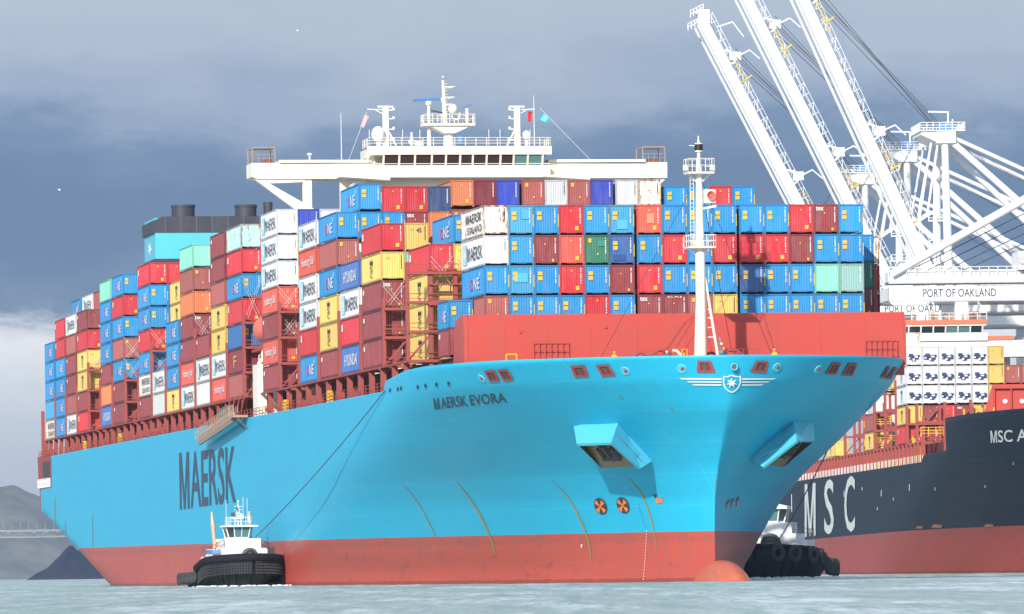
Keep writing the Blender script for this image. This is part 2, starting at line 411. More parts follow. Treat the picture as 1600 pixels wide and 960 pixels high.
def hull_mat(name, top, low, z0, slope, streak=.18, grime=.25, low2=(.30, .10, .09), lower_dark=.3, run=.30, rough=.42, spec=.20):
    m, t, b = new_mat(name)
    tcn = N(t, 'ShaderNodeTexCoord'); sp = N(t, 'ShaderNodeSeparateXYZ'); t.links.new(tcn.outputs['Object'], sp.inputs[0])
    def noi(sc, scale, det=8, rgh=.6):
        mpp = N(t, 'ShaderNodeMapping'); mpp.inputs['Scale'].default_value = sc; t.links.new(tcn.outputs['Object'], mpp.inputs[0])
        n = N(t, 'ShaderNodeTexNoise'); n.inputs['Scale'].default_value = scale; n.inputs['Detail'].default_value = det; n.inputs['Roughness'].default_value = rgh; t.links.new(mpp.outputs[0], n.inputs[0]); return n.outputs[0]
    nrun = noi((1, 1, .035), 1.1, 9, .75); npl = noi((1, .34, 1), .9, 2)
    nv = noi((1, 1, .06), 1.6); nb = noi((1, .35, 1), .22, 6); nl = noi((1, 1, .12), .9, 9, .7)
    def mixc(f, a, c):
        mx = N(t, 'ShaderNodeMix', data_type='RGBA'); t.links.new(f, mx.inputs[0])
        for i, v in ((6, a), (7, c)):
            if isinstance(v, tuple): mx.inputs[i].default_value = (*v, 1)
            else: t.links.new(v, mx.inputs[i])
        return mx.outputs[2]
    upc = mixc(M(t, 'MULTIPLY', ramp(t, nv, [(.42, (0,0,0)), (.75, (1,1,1))]), streak), top, tuple(min(1, c*1.18+.03) for c in top))
    upc = mixc(M(t, 'MULTIPLY', ramp(t, nb, [(.45, (0,0,0)), (.75, (1,1,1))]), grime), upc, tuple(c*.72+.02 for c in top))
    # plate seams
    zc = sp.outputs['Z']; yc = sp.outputs['Y']
    fz = M(t, 'ABSOLUTE', M(t, 'SUBTRACT', M(t, 'FRACT', M(t, 'DIVIDE', zc, 2.9)), .5)); sz_ = M(t, 'LESS_THAN', fz, .011)
    fy = M(t, 'ABSOLUTE', M(t, 'SUBTRACT', M(t, 'FRACT', M(t, 'DIVIDE', yc, 11.3)), .5)); sy_ = M(t, 'LESS_THAN', fy, .004)
    seam = M(t, 'MAXIMUM', sz_, sy_)
    upc = mixc(M(t, 'MULTIPLY', seam, .30), upc, tuple(c*1.15+.07 for c in top))
    upc = mixc(M(t, 'MULTIPLY', ramp(t, nrun, [(.60, (0,0,0)), (.72, (1,1,1))]), run), upc, (.17, .19, .12))
    upc = mixc(M(t, 'MULTIPLY', ramp(t, nl, [(.62, (0,0,0)), (.78, (1,1,1))]), .18), upc, tuple(min(1, c*1.15+.08) for c in top))
    lo = mixc(M(t, 'MULTIPLY', ramp(t, nl, [(.40, (0,0,0)), (.80, (1,1,1))]), .7), low, low2)
    ns = noi((1, .3, 1), .8, 10, .75)
    lo = mixc(M(t, 'MULTIPLY', ramp(t, ns, [(.57, (0,0,0)), (.66, (1,1,1))]), .55), lo, (.13, .06, .055))
    nw = noi((1, 1, .15), 3.0, 8, .7)
    lo = mixc(M(t, 'MULTIPLY', ramp(t, nw, [(.66, (0,0,0)), (.71, (1,1,1))]), .3), lo, (.62, .45, .42))
    line = M(t, 'ADD', z0, M(t, 'MULTIPLY', yc, slope))
    f = M(t, 'LESS_THAN', zc, line)
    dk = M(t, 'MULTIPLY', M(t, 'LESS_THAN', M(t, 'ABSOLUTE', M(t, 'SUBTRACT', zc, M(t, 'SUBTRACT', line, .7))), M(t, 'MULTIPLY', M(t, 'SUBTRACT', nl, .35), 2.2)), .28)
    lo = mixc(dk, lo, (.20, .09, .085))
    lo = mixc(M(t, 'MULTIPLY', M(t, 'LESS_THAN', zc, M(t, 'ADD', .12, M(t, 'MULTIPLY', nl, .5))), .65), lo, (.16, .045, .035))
    col = mixc(f, upc, lo)
    t.links.new(col, b.inputs['Base Color']); b.inputs['Roughness'].default_value = rough; b.inputs['Specular IOR Level'].default_value = spec
    bp = N(t, 'ShaderNodeBump'); bp.inputs['Strength'].default_value = .35; bp.inputs['Distance'].default_value = .12
    nn = noi((1, .6, 1), .55, 3); t.links.new(M(t, 'ADD', M(t, 'ADD', nn, M(t, 'MULTIPLY', npl, .5)), M(t, 'MULTIPLY', seam, .3)), bp.inputs['Height']); t.links.new(bp.outputs[0], b.inputs['Normal'])
    return m
# ------------------------------------------------------------------ water, hills, haze
def water():
    m, t, b = new_mat('harbour_water')
    tcn = N(t, 'ShaderNodeTexCoord')
    def noi(sc, scale, det=6, rgh=.6):
        mpp = N(t, 'ShaderNodeMapping'); mpp.inputs['Scale'].default_value = sc; t.links.new(tcn.outputs['Object'], mpp.inputs[0])
        n = N(t, 'ShaderNodeTexNoise'); n.inputs['Scale'].default_value = scale; n.inputs['Detail'].default_value = det; n.inputs['Roughness'].default_value = rgh; t.links.new(mpp.outputs[0], n.inputs[0]); return n.outputs[0]
    a = noi((1, .045, 1), .6, 9, .72); c = noi((1, .12, 1), 1.3, 6)
    foam = noi((.5, .05, 1), .28, 9, .66); fine = noi((1, .05, 1), 1.6, 5)
    col = ramp(t, a, [(.35, (.24, .35, .30)), (.65, (.46, .54, .485))])
    patch = ramp(t, M(t, 'ADD', M(t, 'MULTIPLY', foam, .75), M(t, 'MULTIPLY', fine, .25)), [(.50, (0, 0, 0)), (.60, (1, 1, 1))])  # whitish foam and bright ripple glints, both put into the colour
    mx = N(t, 'ShaderNodeMix', data_type='RGBA'); t.links.new(M(t, 'MULTIPLY', patch, .8), mx.inputs[0]); t.links.new(col, mx.inputs[6]); mx.inputs[7].default_value = (.78, .83, .83, 1)
    t.links.new(mx.outputs[2], b.inputs['Base Color']); b.inputs['Roughness'].default_value = .36; b.inputs['IOR'].default_value = 1.33
    bp = N(t, 'ShaderNodeBump'); bp.inputs['Strength'].default_value = .9; bp.inputs['Distance'].default_value = .35
    t.links.new(M(t, 'ADD', M(t, 'MULTIPLY', noi((1, .5, 1), 1.1, 5), .8), M(t, 'MULTIPLY', noi((1, .5, 1), .25, 4), 1.2)), bp.inputs['Height']); t.links.new(bp.outputs[0], b.inputs['Normal'])
    mb = MB()
    # near sheet with real low waves, then the flat far sheet
    nx, ny = 150, 330; vs = []; fs = []
    for j in range(ny+1):
        y = 120*(980/120)**(j/ny)
        for i in range(nx+1):
            x = (i/nx-.5)*2*y*.115
            z = .075*noise.noise(Vector((x*.45, y*.16, 0)))+.05*noise.noise(Vector((x*1.2, y*.4, 3.1)))
            edge = min(1, min(i, nx-i)/4, min(j, ny-j)/6); vs.append((x, y, z*edge))
    for j in range(ny):
        for i in range(nx): fs.append((j*(nx+1)+i, j*(nx+1)+i+1, (j+1)*(nx+1)+i+1, (j+1)*(nx+1)+i))
    mb.add(vs, fs, True)
    y0, y1 = 120, 980
    Q = [(-y0*.115, y0), (y0*.115, y0), (y1*.115, y1), (-y1*.115, y1)]; R_ = [(-6000, -300), (6000, -300), (6000, 17000), (-6000, 17000)]
    for k in range(4):
        a_, b_ = Q[k], Q[(k+1) % 4]; c_, d_ = R_[(k+1) % 4], R_[k]
        mb.add([(a_[0], a_[1], 0), (b_[0], b_[1], 0), (c_[0], c_[1], 0), (d_[0], d_[1], 0)], [(0, 1, 2, 3)])
    me = mb.mesh('water')
    for p in me.polygons:
        if p.normal.z < 0: p.flip()
    o = obj('water', me, m); tag(o, kind='structure')
water()
def hills():
    def ridge(name, D, prof, col, col2, depth, label):
        m, t, b = new_mat(name)
        tcn = N(t, 'ShaderNodeTexCoord'); n = N(t, 'ShaderNodeTexNoise'); n.inputs['Scale'].default_value = .012; n.inputs['Detail'].default_value = 9; n.inputs['Roughness'].default_value = .68
        t.links.new(tcn.outputs['Object'], n.inputs[0]); t.links.new(ramp(t, n.outputs[0], [(.40, col), (.50, tuple((x+y)/2 for x, y in zip(col, col2))), (.58, col2)]), b.inputs['Base Color']); b.inputs['Roughness'].default_value = .95
        b.inputs['Specular IOR Level'].default_value = .05
        pts = []
        for px, py in prof:
            p = at(px, py, D); pts.append((p.x, max(0, p.z)))
        nx, ny = 90, 24; x0, x1 = pts[0][0], pts[-1][0]; vs = []
        for j in range(ny+1):
            w = j/ny
            for i in range(nx+1):
                x = x0+(x1-x0)*i/nx; hgt = lerp(x, [p[0] for p in pts], [p[1] for p in pts])
                s_ = math.sin(min(1, w*1.02)*math.pi/2)**.8
                z = hgt*s_*(1+.06*noise.noise(Vector((x*.02, w*6, 1))))+hgt*.10*s_*(1-w)*noise.noise(Vector((x*.012, w*3, 5)))
                y = D-depth*(1-w)+depth*.12*noise.noise(Vector((x*.006, w*4, 2)))*(1-w); vs.append((x, y, z if j else -2))
        fs = [(j*(nx+1)+i, j*(nx+1)+i+1, (j+1)*(nx+1)+i+1, (j+1)*(nx+1)+i) for j in range(ny) for i in range(nx)]
        for i in range(nx+1): v = vs[ny*(nx+1)+i]; vs.append((v[0], v[1]+depth, -2))
        o_ = (ny+1)*(nx+1); fs += [(ny*(nx+1)+i, ny*(nx+1)+i+1, o_+i+1, o_+i) for i in range(nx)]
        mb = MB(); mb.add(vs, fs, True); o = obj(name, mb, m); tag(o, label, kind='structure')
    ridge('hills', 14000, [(-260, 790), (-160, 770), (-60, 757), (0, 759), (30, 765), (60, 776), (95, 792), (130, 818), (180, 850), (240, 880), (300, 905), (420, 909)], (.10, .12, .11), (.22, .20, .15), 900, None)
    ridge('headland', 5500, [(60, 906), (62, 900), (67, 893), (76, 888), (84, 883), (92, 872), (99, 866), (103, 860), (108, 854), (114, 853), (120, 859), (135, 862), (150, 872), (200, 900), (240, 908)], (.014, .024, .05), (.045, .03, .045), 150, None)
hills()
def far_bridge():
    D = 6800; r = empty('truss_bridge', at(-60, 905, D)); base = r.location.copy()
    tag(r, 'faint grey truss bridge crossing in front of the far hills', 'bridge')
    L = at(-60, 832, D); R_ = at(150, 835.5, D); zt_ = L.z; zb = at(-60, 841, D).z-.3
    ch = MB(); web = MB(); x0 = L.x; x1 = R_.x; n = 22
    for y in (-9, 9):
        ch.bar((0, y, zt_), (x1-x0, y, zt_), .7); ch.bar((0, y, zb), (x1-x0, y, zb), .7)
        for i in range(n):
            a = (x1-x0)*i/n; b_ = (x1-x0)*(i+1)/n
            web.bar((a, y, zb if i % 2 else zt_), (b_, y, zt_ if i % 2 else zb), .5); web.bar((a, y, zb), (a, y, zt_), .3)
    off = Vector((0, 0, -base.z))
    mt = paint('bridge_steel', (.30, .31, .33), vary=0, dirt=.2)
    for nm, mb in (('chord', ch), ('truss_web', web)):
        o = obj(nm, mb, mt, r); o.location = off
    d = MB().box(0, x1-x0, -8, 8, zt_+.8, zt_+1.6); d.box(0, x1-x0, -8, 8, zb+.9, zb+1.4); o = obj('road_deck', d, mt, r); o.location = off
    lp = MB()
    for i in range(16): lp.tube(((x1-x0)*i/16, 8, zt_+1.5), ((x1-x0)*i/16, 8, zt_+10), .25, n=4)
    o = obj('lamp_post', lp, mt, r); o.location = off
    pr = MB()
    for fx in (.12, .88): pr.box((x1-x0)*fx-2, (x1-x0)*fx+2, -7, 7, -1, zb)
    o = obj('pier', pr, mt, r); o.location = off
far_bridge()
def haze():
    m = bpy.data.materials.new('haze'); m.use_nodes = True; t = m.node_tree; t.nodes.clear()
    o_ = N(t, 'ShaderNodeOutputMaterial'); v = N(t, 'ShaderNodeVolumePrincipled'); v.inputs['Color'].default_value = (.62, .77, .97, 1); v.inputs['Density'].default_value = HAZE; v.inputs['Anisotropy'].default_value = .2
    t.links.new(v.outputs[0], o_.inputs['Volume'])
    o = obj('haze', MB().box(-7000, 7000, -500, 17500, -3.5, 175), m); tag(o, kind='stuff')
HAZE = 5e-5
haze()

# ------------------------------------------------------------------ shipping containers
CW, CL, CH = 2.438, 12.19, 2.84
def corr(n, length, amp):
    pts = []; p = length/n
    for i in range(n):
        x = -length/2+i*p
        pts += [(x, 0), (x+p*.32, 0), (x+p*.5, amp), (x+p*.82, amp)]
    pts.append((length/2, 0)); return pts
def body_mesh(L, nside, nend=9):
    W2 = CW/2-.05; z0, z1 = .22, CH-.10; ring = []
    for x, d in corr(nend, CW-.26, .05): ring.append((x, .05+d))
    for y, d in corr(nside, L-.3, .04): ring.append((W2-.02-d, L/2+y))
    for x, d in corr(nend, CW-.26, .05): ring.append((-x, L-.05-d))
    for y, d in corr(nside, L-.3, .04): ring.append((-W2+.02+d, L/2-y))
    n = len(ring); mb = MB()
    mb.add([(x, y, z) for z in (z0, z1) for x, y in ring], [(i, (i+1) % n, n+(i+1) % n, n+i) for i in range(n)])
    mb.box(-W2+.06, W2-.06, .1, L-.1, z1-.04, z1+.015); mb.box(-W2+.06, W2-.06, .1, L-.1, z0-.02, z0+.02)
    return mb.mesh('panel')
def frame_mesh(L):
    mb = MB(); w = CW/2
    for x in (-1, 1):
        for y in (0, L-.14):
            xa, xb = sorted((x*w, x*(w-.14))); mb.box(xa, xb, y, y+.14, 0, CH)
        xa, xb = sorted((x*w, x*(w-.09))); mb.box(xa, xb, .14, L-.14, .02, .17); mb.box(xa, xb, .14, L-.14, CH-.11, CH-.01)
    for y0, y1 in ((.01, .10), (L-.10, L-.01)):
        mb.box(-w+.14, w-.14, y0, y1, .17, .27); mb.box(-.5, .5, y0, y1, .13, .17); mb.box(-w+.14, w-.14, y0, y1, CH-.14, CH-.01)
    return mb.mesh('frame')
m_patch = {'B': paint('light_blue_patch', (.08, .40, .66), vary=.2), 'H': paint('salmon_patch', (.75, .26, .17), vary=.1), 'G': paint('green_patch', (.05, .26, .18), vary=.1), 'b': paint('blue_patch', (.02, .08, .26), vary=.1), 'O': paint('pale_blue_patch', (.04, .33, .66), vary=.1)}
BM = {40: body_mesh(12.19, 30), 20: body_mesh(6.06, 15)}; FM = {40: frame_mesh(12.19), 20: frame_mesh(6.06)}
def front_marks(kind):    # marks on the end that faces forward: id column, stickers
    y = -.012; idm = MB(); st = MB(); rnd = random.Random(kind)
    z = CH-.30
    x = .86
    while z > CH-1.75:
        hh = rnd.uniform(.07, .12); idm.box(x-.045, x+.045, y-.01, y+.01, z-hh, z); z -= hh+.04
        if rnd.random() < .15: z -= .09
    if kind == 'O':
        st.box(-.86, -.42, y-.01, y+.01, CH-.98, CH-.62); st.box(-.86, -.42, y-.01, y+.01, CH-1.45, CH-1.07); st.box(1.15, 1.225, y-.02, y+.01, .75, 1.95)
    elif kind == 'R':
        st.add([(-.02, y, CH-.42), (-.14, y, CH-.62), (.10, y, CH-.62)], [(0, 1, 2)]); st.box(.35, .70, y-.01, y+.01, .42, .82)
    elif kind == 'M':
        st.box(.52, .72, y-.01, y+.01, .3, .55); st.add([(-.14, y, CH-.75), (-.24, y, CH-.92), (-.04, y, CH-.92)], [(0, 1, 2)])
    elif kind == 'm':
        st.box(-.82, -.52, y-.01, y+.01, CH-.75, CH-.35); st.box(0, .16, y-.01, y+.01, .9, 1.1)
    elif kind == 'W':
        st.box(1.15, 1.225, y-.02, y+.01, .75, 1.95)
    elif kind == 'Y': st.box(-.7, -.35, y-.01, y+.01, CH-.7, CH-.5)
    return idm.mesh('number_marking'), ([m.mesh('sticker') for m in clusters(st, .04)] if st.v else [])
FMK = {k: front_marks(k) for k in 'ORMmWYN'}
def fmk(c):
    return {'O': 'O', 'B': 'O', 'b': 'O', 'R': 'R', 'H': 'R', 'M': 'M', 'm': 'm', 'W': 'W', 'w': 'W', 'X': 'W', 'Y': 'Y', 'A': 'R', 'S': 'W', 'G': 'm'}.get(c, 'N')
_sm = {}
def side_text(s, y0, y1, z0, z1, shear=0):   # lettering on the starboard (left) long side; y runs aft, text reads towards the bow
    k = (s, y0, y1, z0, z1)
    if k in _sm: return _sm[k]
    vs, fs = text_mesh(s); me = bpy.data.meshes.new('lettering')
    me.from_pydata([(-CW/2-.012, y1-(y1-y0)*a, z0+(z1-z0)*b+shear*a) for a, b in vs], [], fs); me.update(); _sm[k] = me; return me
def front_text(s, x0, x1, z0, z1):
    k = ('f', s, x0, x1)
    if k in _sm: return _sm[k]
    vs, fs = text_mesh(s); me = bpy.data.meshes.new('lettering')
    me.from_pydata([(x0+(x1-x0)*a, -.03, z0+(z1-z0)*b) for a, b in vs], [], fs); me.update(); _sm[k] = me; return me
def star_mesh():
    mb = MB(); x = -CW/2-.012
    mb.add([(x, 9.2, .45), (x, 11.5, .45), (x, 11.5, 2.45), (x, 9.2, 2.45)], [(0, 1, 2, 3)]); return mb.mesh('star_square')
STAR = star_mesh()
def cross_star():
    mb = MB(); x = -CW/2-.02; pts = []
    for i in range(14):
        r = (.85 if i % 2 == 0 else .38); a = math.pi*i/7; pts.append((x, 10.35+r*math.sin(a)*1.0, 1.45+r*math.cos(a)*.9))
    c = len(pts); mb.add(pts+[(x, 10.35, 1.45)], [(i, (i+1) % c, c) for i in range(c)]); return mb.mesh('star')
STAR2 = cross_star()
def door_hole(mat): pass
ORD = ['lowest', 'second up', 'third up', 'fourth up', 'fifth up', 'sixth up', 'seventh up', 'eighth up']
NTH = ['first', 'second', 'third', 'fourth', 'fifth', 'sixth', 'seventh', 'eighth', 'ninth', 'tenth', 'eleventh', 'twelfth', 'thirteenth', 'fourteenth', 'fifteenth', 'sixteenth', 'seventeenth', 'eighteenth', 'nineteenth', 'twentieth', 'twenty-first', 'twenty-second', 'twenty-third', 'twenty-fourth']
LOOK = dict(O='blue', B='faded light blue', b='dull blue', R='bright red', M='maroon', m='rose-brown', H='salmon red', A='orange', W='white', S='beige white', X='rust-streaked white', P='light grey',
            Y='yellow', T='mint green', t='grey-green', L='pale rusty blue', G='dark green', D='violet blue', K='worn navy', Q='royal blue', w='plain off-white', F='deep maroon')
SIDEL = dict(O='pink and white letters', W='dark letters', Y='stacked black letters', H='white script', D='white script', S='dark letters', R='small white mark', F='yellow emblem')
SPOT = {}
def container(c, X, Y, Z, rz, label, group, L=40, side=True, front=True, txt=None, ftxt=None, patch=None):
    r = empty('shipping_container', (X, Y, Z), rz); tag(r, label, 'container', group)
    inst('panel', BM[L], CM[c], r); inst('frame', FM[L], CF[c], r)
    ym = 6.1 if L == 40 else 3.03; s = L/40
    if side:
        t = txt or c
        if t in 'Ww': 
            inst('lettering', side_text('MAERSK', .7, 8.7, .70, 2.05), m_dlet, r); sq = inst('star_square', STAR, m_blet, r); inst('star', STAR2, m_wlet, sq)
        elif t == 'S':
            inst('lettering', side_text('MAERSK', .9, 9.4, 1.45, 2.35), m_dlet, r); inst('lettering', side_text('SEALAND', .9, 9.0, .45, 1.15), m_dlet, r)
        elif t == 'O':
            inst('lettering', side_text('O', 5.9*s+.2, 7.6*s+.2, .75, 1.85), m_pink, r); inst('lettering', side_text('NE', 2.6*s, 5.7*s, .75, 1.85), m_wlet, r); inst('lettering', side_text('II', 1.9*s, 2.4*s, 1.9, 2.3), m_wlet, r)
        elif t == 'Y':
            for i, ch in enumerate('MSC'): inst('lettering', side_text(ch, 5.3, 6.9, 1.72-i*.62, 2.28-i*.62), m_dlet, r)
        elif t == 'H': inst('lettering', side_text('Hamburg Süd', 1.6, 10.2, .8, 2.0), m_wlet, r)
        elif t == 'D': inst('lettering', side_text('HYUNDAI', 1.6, 9.8, .75, 1.95), m_wlet, r)
        elif t == 'F': inst('lettering', side_text('F', 5.0, 7.6, .7, 2.1), m_sticker, r)
        elif t in 'RM':
            k = ('mk', L, t)
            if k not in _sm:
                mb = MB(); x = -CW/2-.012; Lm = 12.19*s
                mb.box(x-.01, x+.01, Lm-1.5, Lm-.8, CH-1.0, CH-.55)
                if t == 'R': mb.box(x-.01, x+.01, Lm-1.6, Lm-.7, CH-1.25, CH-.9)
                _sm[k] = mb.mesh('side_marking')
            inst('side_marking', _sm[k], m_wlet, r)
    if front:
        a, b_ = FMK[fmk(c)]
        inst('number_marking', a, m_wlet if c not in 'WwXSY' else m_dlet, r)
        for bb_ in b_: inst('sticker', bb_, m_sticker, r)
        if ftxt: inst('lettering', front_text(ftxt, *({'tex': (-1.0, -.25, CH-.62, CH-.22), '45': (.0, .5, CH-.95, CH-.5)}.get(ftxt, (-.8, .6, CH-.3, CH-.18)))), m_wlet if c != 'Y' else m_dlet, r)
        if patch:
            k = ('patch', patch)
            if k not in _sm: x, z, w, hh = patch; _sm[k] = MB().box(x, x+w, -.02, .01, z, z+hh).mesh('repair_patch')
            inst('repair_patch', _sm[k], m_patch[c] if c in m_patch else CM['X'], r)
    return r
HT = 2.877; ZB = 22.03
def vcol(k): return -23.5+2.457*k+(.25 if k >= 8 else 0)+(.25 if k >= 12 else 0)
def tfront(j): return 14.32+14.39*j-12.19
def place1(c, j, k, z, label, group, t=None, v=None, **kw):
    t = tfront(j) if t is None else t; v = (vcol(k)+CW/2) if v is None else v
    p = H1.world(t, v, z); return container(c, p.x, p.y, p.z, PSI, label, group, **kw)
def words(c, side): return LOOK[c]+' container'+((' with '+SIDEL[c]) if side and c in SIDEL else '')
# outermost stacks along the starboard side, bottom to top, bay numbers counted from the bow
SIDE = {23: 'SBOOO', 22: 'OOOORR', 21: 'WmMMmW', 20: 'RMYYRM', 18: 'DAMOOOT', 17: 'MMOmORO', 15: 'MSORObR', 14: 'PW', 13: 'YOOO', 12: 'WHMMAmT', 11: 'PWM', 10: 'HWYYmMM', 9: 'mFbRORL',
        7: 'MHMHWWW', 5: 'ORWWHW', 4: 'MYYOmO', 3: 'DRWD', 2: 'MMMYR'}
SIDE[15] = 'MSOROOR'
order = sorted(SIDE, reverse=True)
G1 = 'containers stacked along the side of the blue ship'
for n, j in enumerate(order):
    for i, c in enumerate(SIDE[j]):
        ft = 'tex' if (j, i) in ((2, 2), (12, 3)) else None
        place1(c, j, 0, ZB+i*HT, f'{words(c, True)}, {ORD[i]} in {NTH[n]} side stack from stern', G1, ftxt=ft)
# the stacks one row in, where they stand above or in front of the outer ones
G2 = 'containers seen in the second row behind the side stacks'
INN = {22: (6, 'O'), 21: (6, 'W'), 20: (6, 'm'), 15: (4, 'OOR'), 14: (4, 'YY'), 7: (5, 'mQ'), 2: (3, 'TY'), 1: None}
for j, dsc in INN.items():
    if not dsc: continue
    for i, c in enumerate(dsc[1]):
        z = ZB+(dsc[0]+i)*HT
        place1(c, j, 1, z, f'{LOOK[c]} container, {ORD[dsc[0]+i]}, second row in, at {NTH[23-j]} bay from stern', G2, ftxt='45' if (j, i) == (2, 1) else None)
place1('w', 7, 2, ZB+6*HT, 'beige white container end beside royal blue one under the left bridge wing', G2, side=False)
# stacks beside the foremost block
G3 = 'containers between the side stacks and the foremost block'
for i, c in enumerate('YYYR'): place1(c, 1, 1, ZB+i*HT, f'{LOOK[c]} container, {ORD[i]} behind the red lashing frame nearest the bow', G3)
for i, c in enumerate('YYO'): place1(c, 1, 2, ZB+(2+i)*HT, f'{LOOK[c]} container, {["lower of pair", "upper of pair", "top one"][i]}, squeezed left of white rusty container', G3)
for i, c in enumerate('MO'): place1(c, 0, 1, ZB+i*2.62, f'short {LOOK[c]} container, {["lower", "upper"][i]} of a pair just left of red breakwater', G3, t=6.1, L=20, v=vcol(1)+CW/2+.0)
# foremost block: five tiers, fifteen columns
ROWS = ['OOOOORORMOOORMY', None]
FRONT = [  # bottom (hidden) .. top ; columns k = 2..16
    'MMRMOOMRMRMOOMR',
    'mOOOROMMmYOOOOO',
    'OBOROMROOObOOTt',
    'WOMHGbORORRRMOO',
    'XBOROBHOOOOORMO']
G4 = 'containers of the foremost block above the red breakwater'
RN = ['hidden', 'bottom', 'third', 'second', 'top']
for i, row in enumerate(FRONT):
    for n, c in enumerate(row):
        k = n+2; ft = None; pt = None; tx = None
        if (i, n) in ((1, 6), (4, 13)): ft = 'tex'
        if (i, n) == (1, 7): ft = 'CAI'
        if (i, n) == (4, 0): tx = 'S'
        if (i, n) == (4, 6): pt = (-.25, 1.05, .75, .95)
        if (i, n) == (4, 1): pt = (.05, 1.5, .8, .95)
        if (i, n) == (4, 5): pt = (-.5, .5, 1.1, .9)
        if (i, n) == (3, 4): pt = (.1, 1.75, .7, .55)
        if (i, n) == (3, 5): pt = (-.9, .35, 1.2, .6)
        if (i, n) == (2, 1): pt = (-.7, 1.2, 1.3, .9)
        if i == 0 and 0 < n < 14: continue
        place1(c, 0, k, ZB-.12+i*HT, f'{LOOK[c]} container, {RN[i]} row, {NTH[n]} column from left of foremost block', G4, t=0, side=(n == 0), txt=tx, ftxt=ft, patch=pt)
# taller row behind, under the bridge
G5 = 'containers of the tall row just below the bridge'
TOP = 'ORRKAFQmwmQwX'
for n, c in enumerate(TOP):
    k = n+1
    place1(c, 4, k, ZB+6*HT-(.0 if n == 0 else .28 if n < 4 else -.35)+.05, f'{words(c, n == 0)}, {NTH[n]} from left in tall row below bridge', G5, side=(n in (0, 4, 5)), txt='N' if n else None)
for n, c in enumerate('OOMAmm'):
    k = n+1
    place1(c, 4, k, ZB+5*HT-(.02 if n < 4 else -.2), f'{words(c, False)} under the {NTH[n]} one from left in tall row', G5, side=False, ftxt='tex' if n == 2 else None)
for n, c in enumerate('OORO'): place1(c, 4, 14+n, ZB+6*HT-.30, f'{words(c, False)}, {NTH[n]} from left in short top row right of bridge', G5, side=False, v=vcol(14+n)+CW/2+.35)
# port side strip
G6 = 'containers at the right end of the foremost block'
for i, c in enumerate('YMGO'): place1(c, 1, 18, ZB+1.35+i*2.62, f'{words(c, False)}, {ORD[i]} in narrow strip right of foremost block', G6, t=13.5, v=21.9, side=False, L=20)
for i, c in enumerate('KFRX'): place1(c, 1, 18, ZB+.75+i*HT, f'{words(c, False)}, {ORD[i]} in outermost strip right of foremost block', G6, t=20.6, v=24.2, side=False, L=20)
# ------------------------------------------------------------------ the light blue container ship
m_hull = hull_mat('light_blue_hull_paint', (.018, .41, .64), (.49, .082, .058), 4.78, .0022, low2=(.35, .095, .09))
ship = empty('container_ship', (CX, CD, 0), PSI)
tag(ship, 'huge light blue container ship with red waterline and white bridge, bow towards the viewer', 'ship')
def sp(name, mb, mat, parent=None, label=None, kind=None):
    o = (obj if kind else cobj)(name, mb, mat, parent or ship)
    if label: o['label'] = label
    if kind: o['kind'] = kind
    return o
STN = [25.5, 26.6, 29, 32, 36, 41, 46, 52, 58, 64, 70, 77, 84, 92, 100, 110, 120, 140, 160, 180, 200, 220, 240, 260, 275, 285]
me, rim = hull_mesh(H1, 22, STN, 285, 18)
hull = sp('hull', me, m_hull)
def deck(H, t0, t1, z, n=40, inset=.35, y_=None):
    mb = MB(); vs = []
    for i in range(n+1):
        t = t0+(t1-t0)*i/n; b = max(.05, H.b(t, z)-inset); vs += [(-b, t, z), (b, t, z)]
    mb.add(vs, [(2*i, 2*i+1, 2*i+3, 2*i+2) for i in range(n)]); return mb
sp('foredeck', deck(H1, -24.5, 26.5, 19.62), m_deckred)
sp('main_deck', deck(H1, 26.4, 350, 19.15), m_deckred)
# hatch coaming wall inboard of the side passage and the raised platform under the stacks
hc_ = MB(); hc_.box(-20.6, 20.6, 2, 344, 19.16, 21.95); sp('hatch_coaming', hc_, paint('coaming_shade', (.045, .014, .012), rough=.8, dirt=.4, vary=0))  # near-black colour carries the shade between the pillars
# side passage: pillars under the outer stacks
beam = MB(); beam.box(-23.62, -23.28, 16, 345, 21.80, 22.0); beam.box(23.28, 23.62, 16, 345, 21.80, 22.0); sp('side_beam', beam, m_deckred)
pil = MB().box(-.27, .27, -.3, .3, 0, 2.65)
pilm = pil.mesh('pillar')
for j in range(1, 24):
    for q in range(2):
        t = tfront(j)+1.2+q*7.2
        if j == 8: continue
        o = inst('pillar', pilm, m_deckred, ship); o.location = (-23.2, t, 19.17)
rl = MB(); rl.rail([(-23.9, 27, 19.2), (-23.9, 343, 19.2)], 1.1, .045, 2.4, 3); sp('guard_rail', rl, m_deckred)
clut = MB(); rnd = random.Random(3)
for i in range(90):
    t = rnd.uniform(27, 343); z = rnd.uniform(19.3, 19.8); clut.cbox((-22.6+rnd.uniform(-.5, .5), t, z+.4), (rnd.uniform(.3, .9), rnd.uniform(.3, 1.2), rnd.uniform(.4, 1.5)))
sp('deck_fittings', clut, m_deckred, kind='stuff')
yb = MB()
for t in (64, 96, 250, 292): yb.box(-23.9, -23.5, t, t+.9, 19.3, 20.6); yb.rail([(-23.6, t-1, 19.3), (-23.6, t+3, 19.3)], 1.2, .05, 1.0, 3)
sp('yellow_ladder', yb, m_yellow)
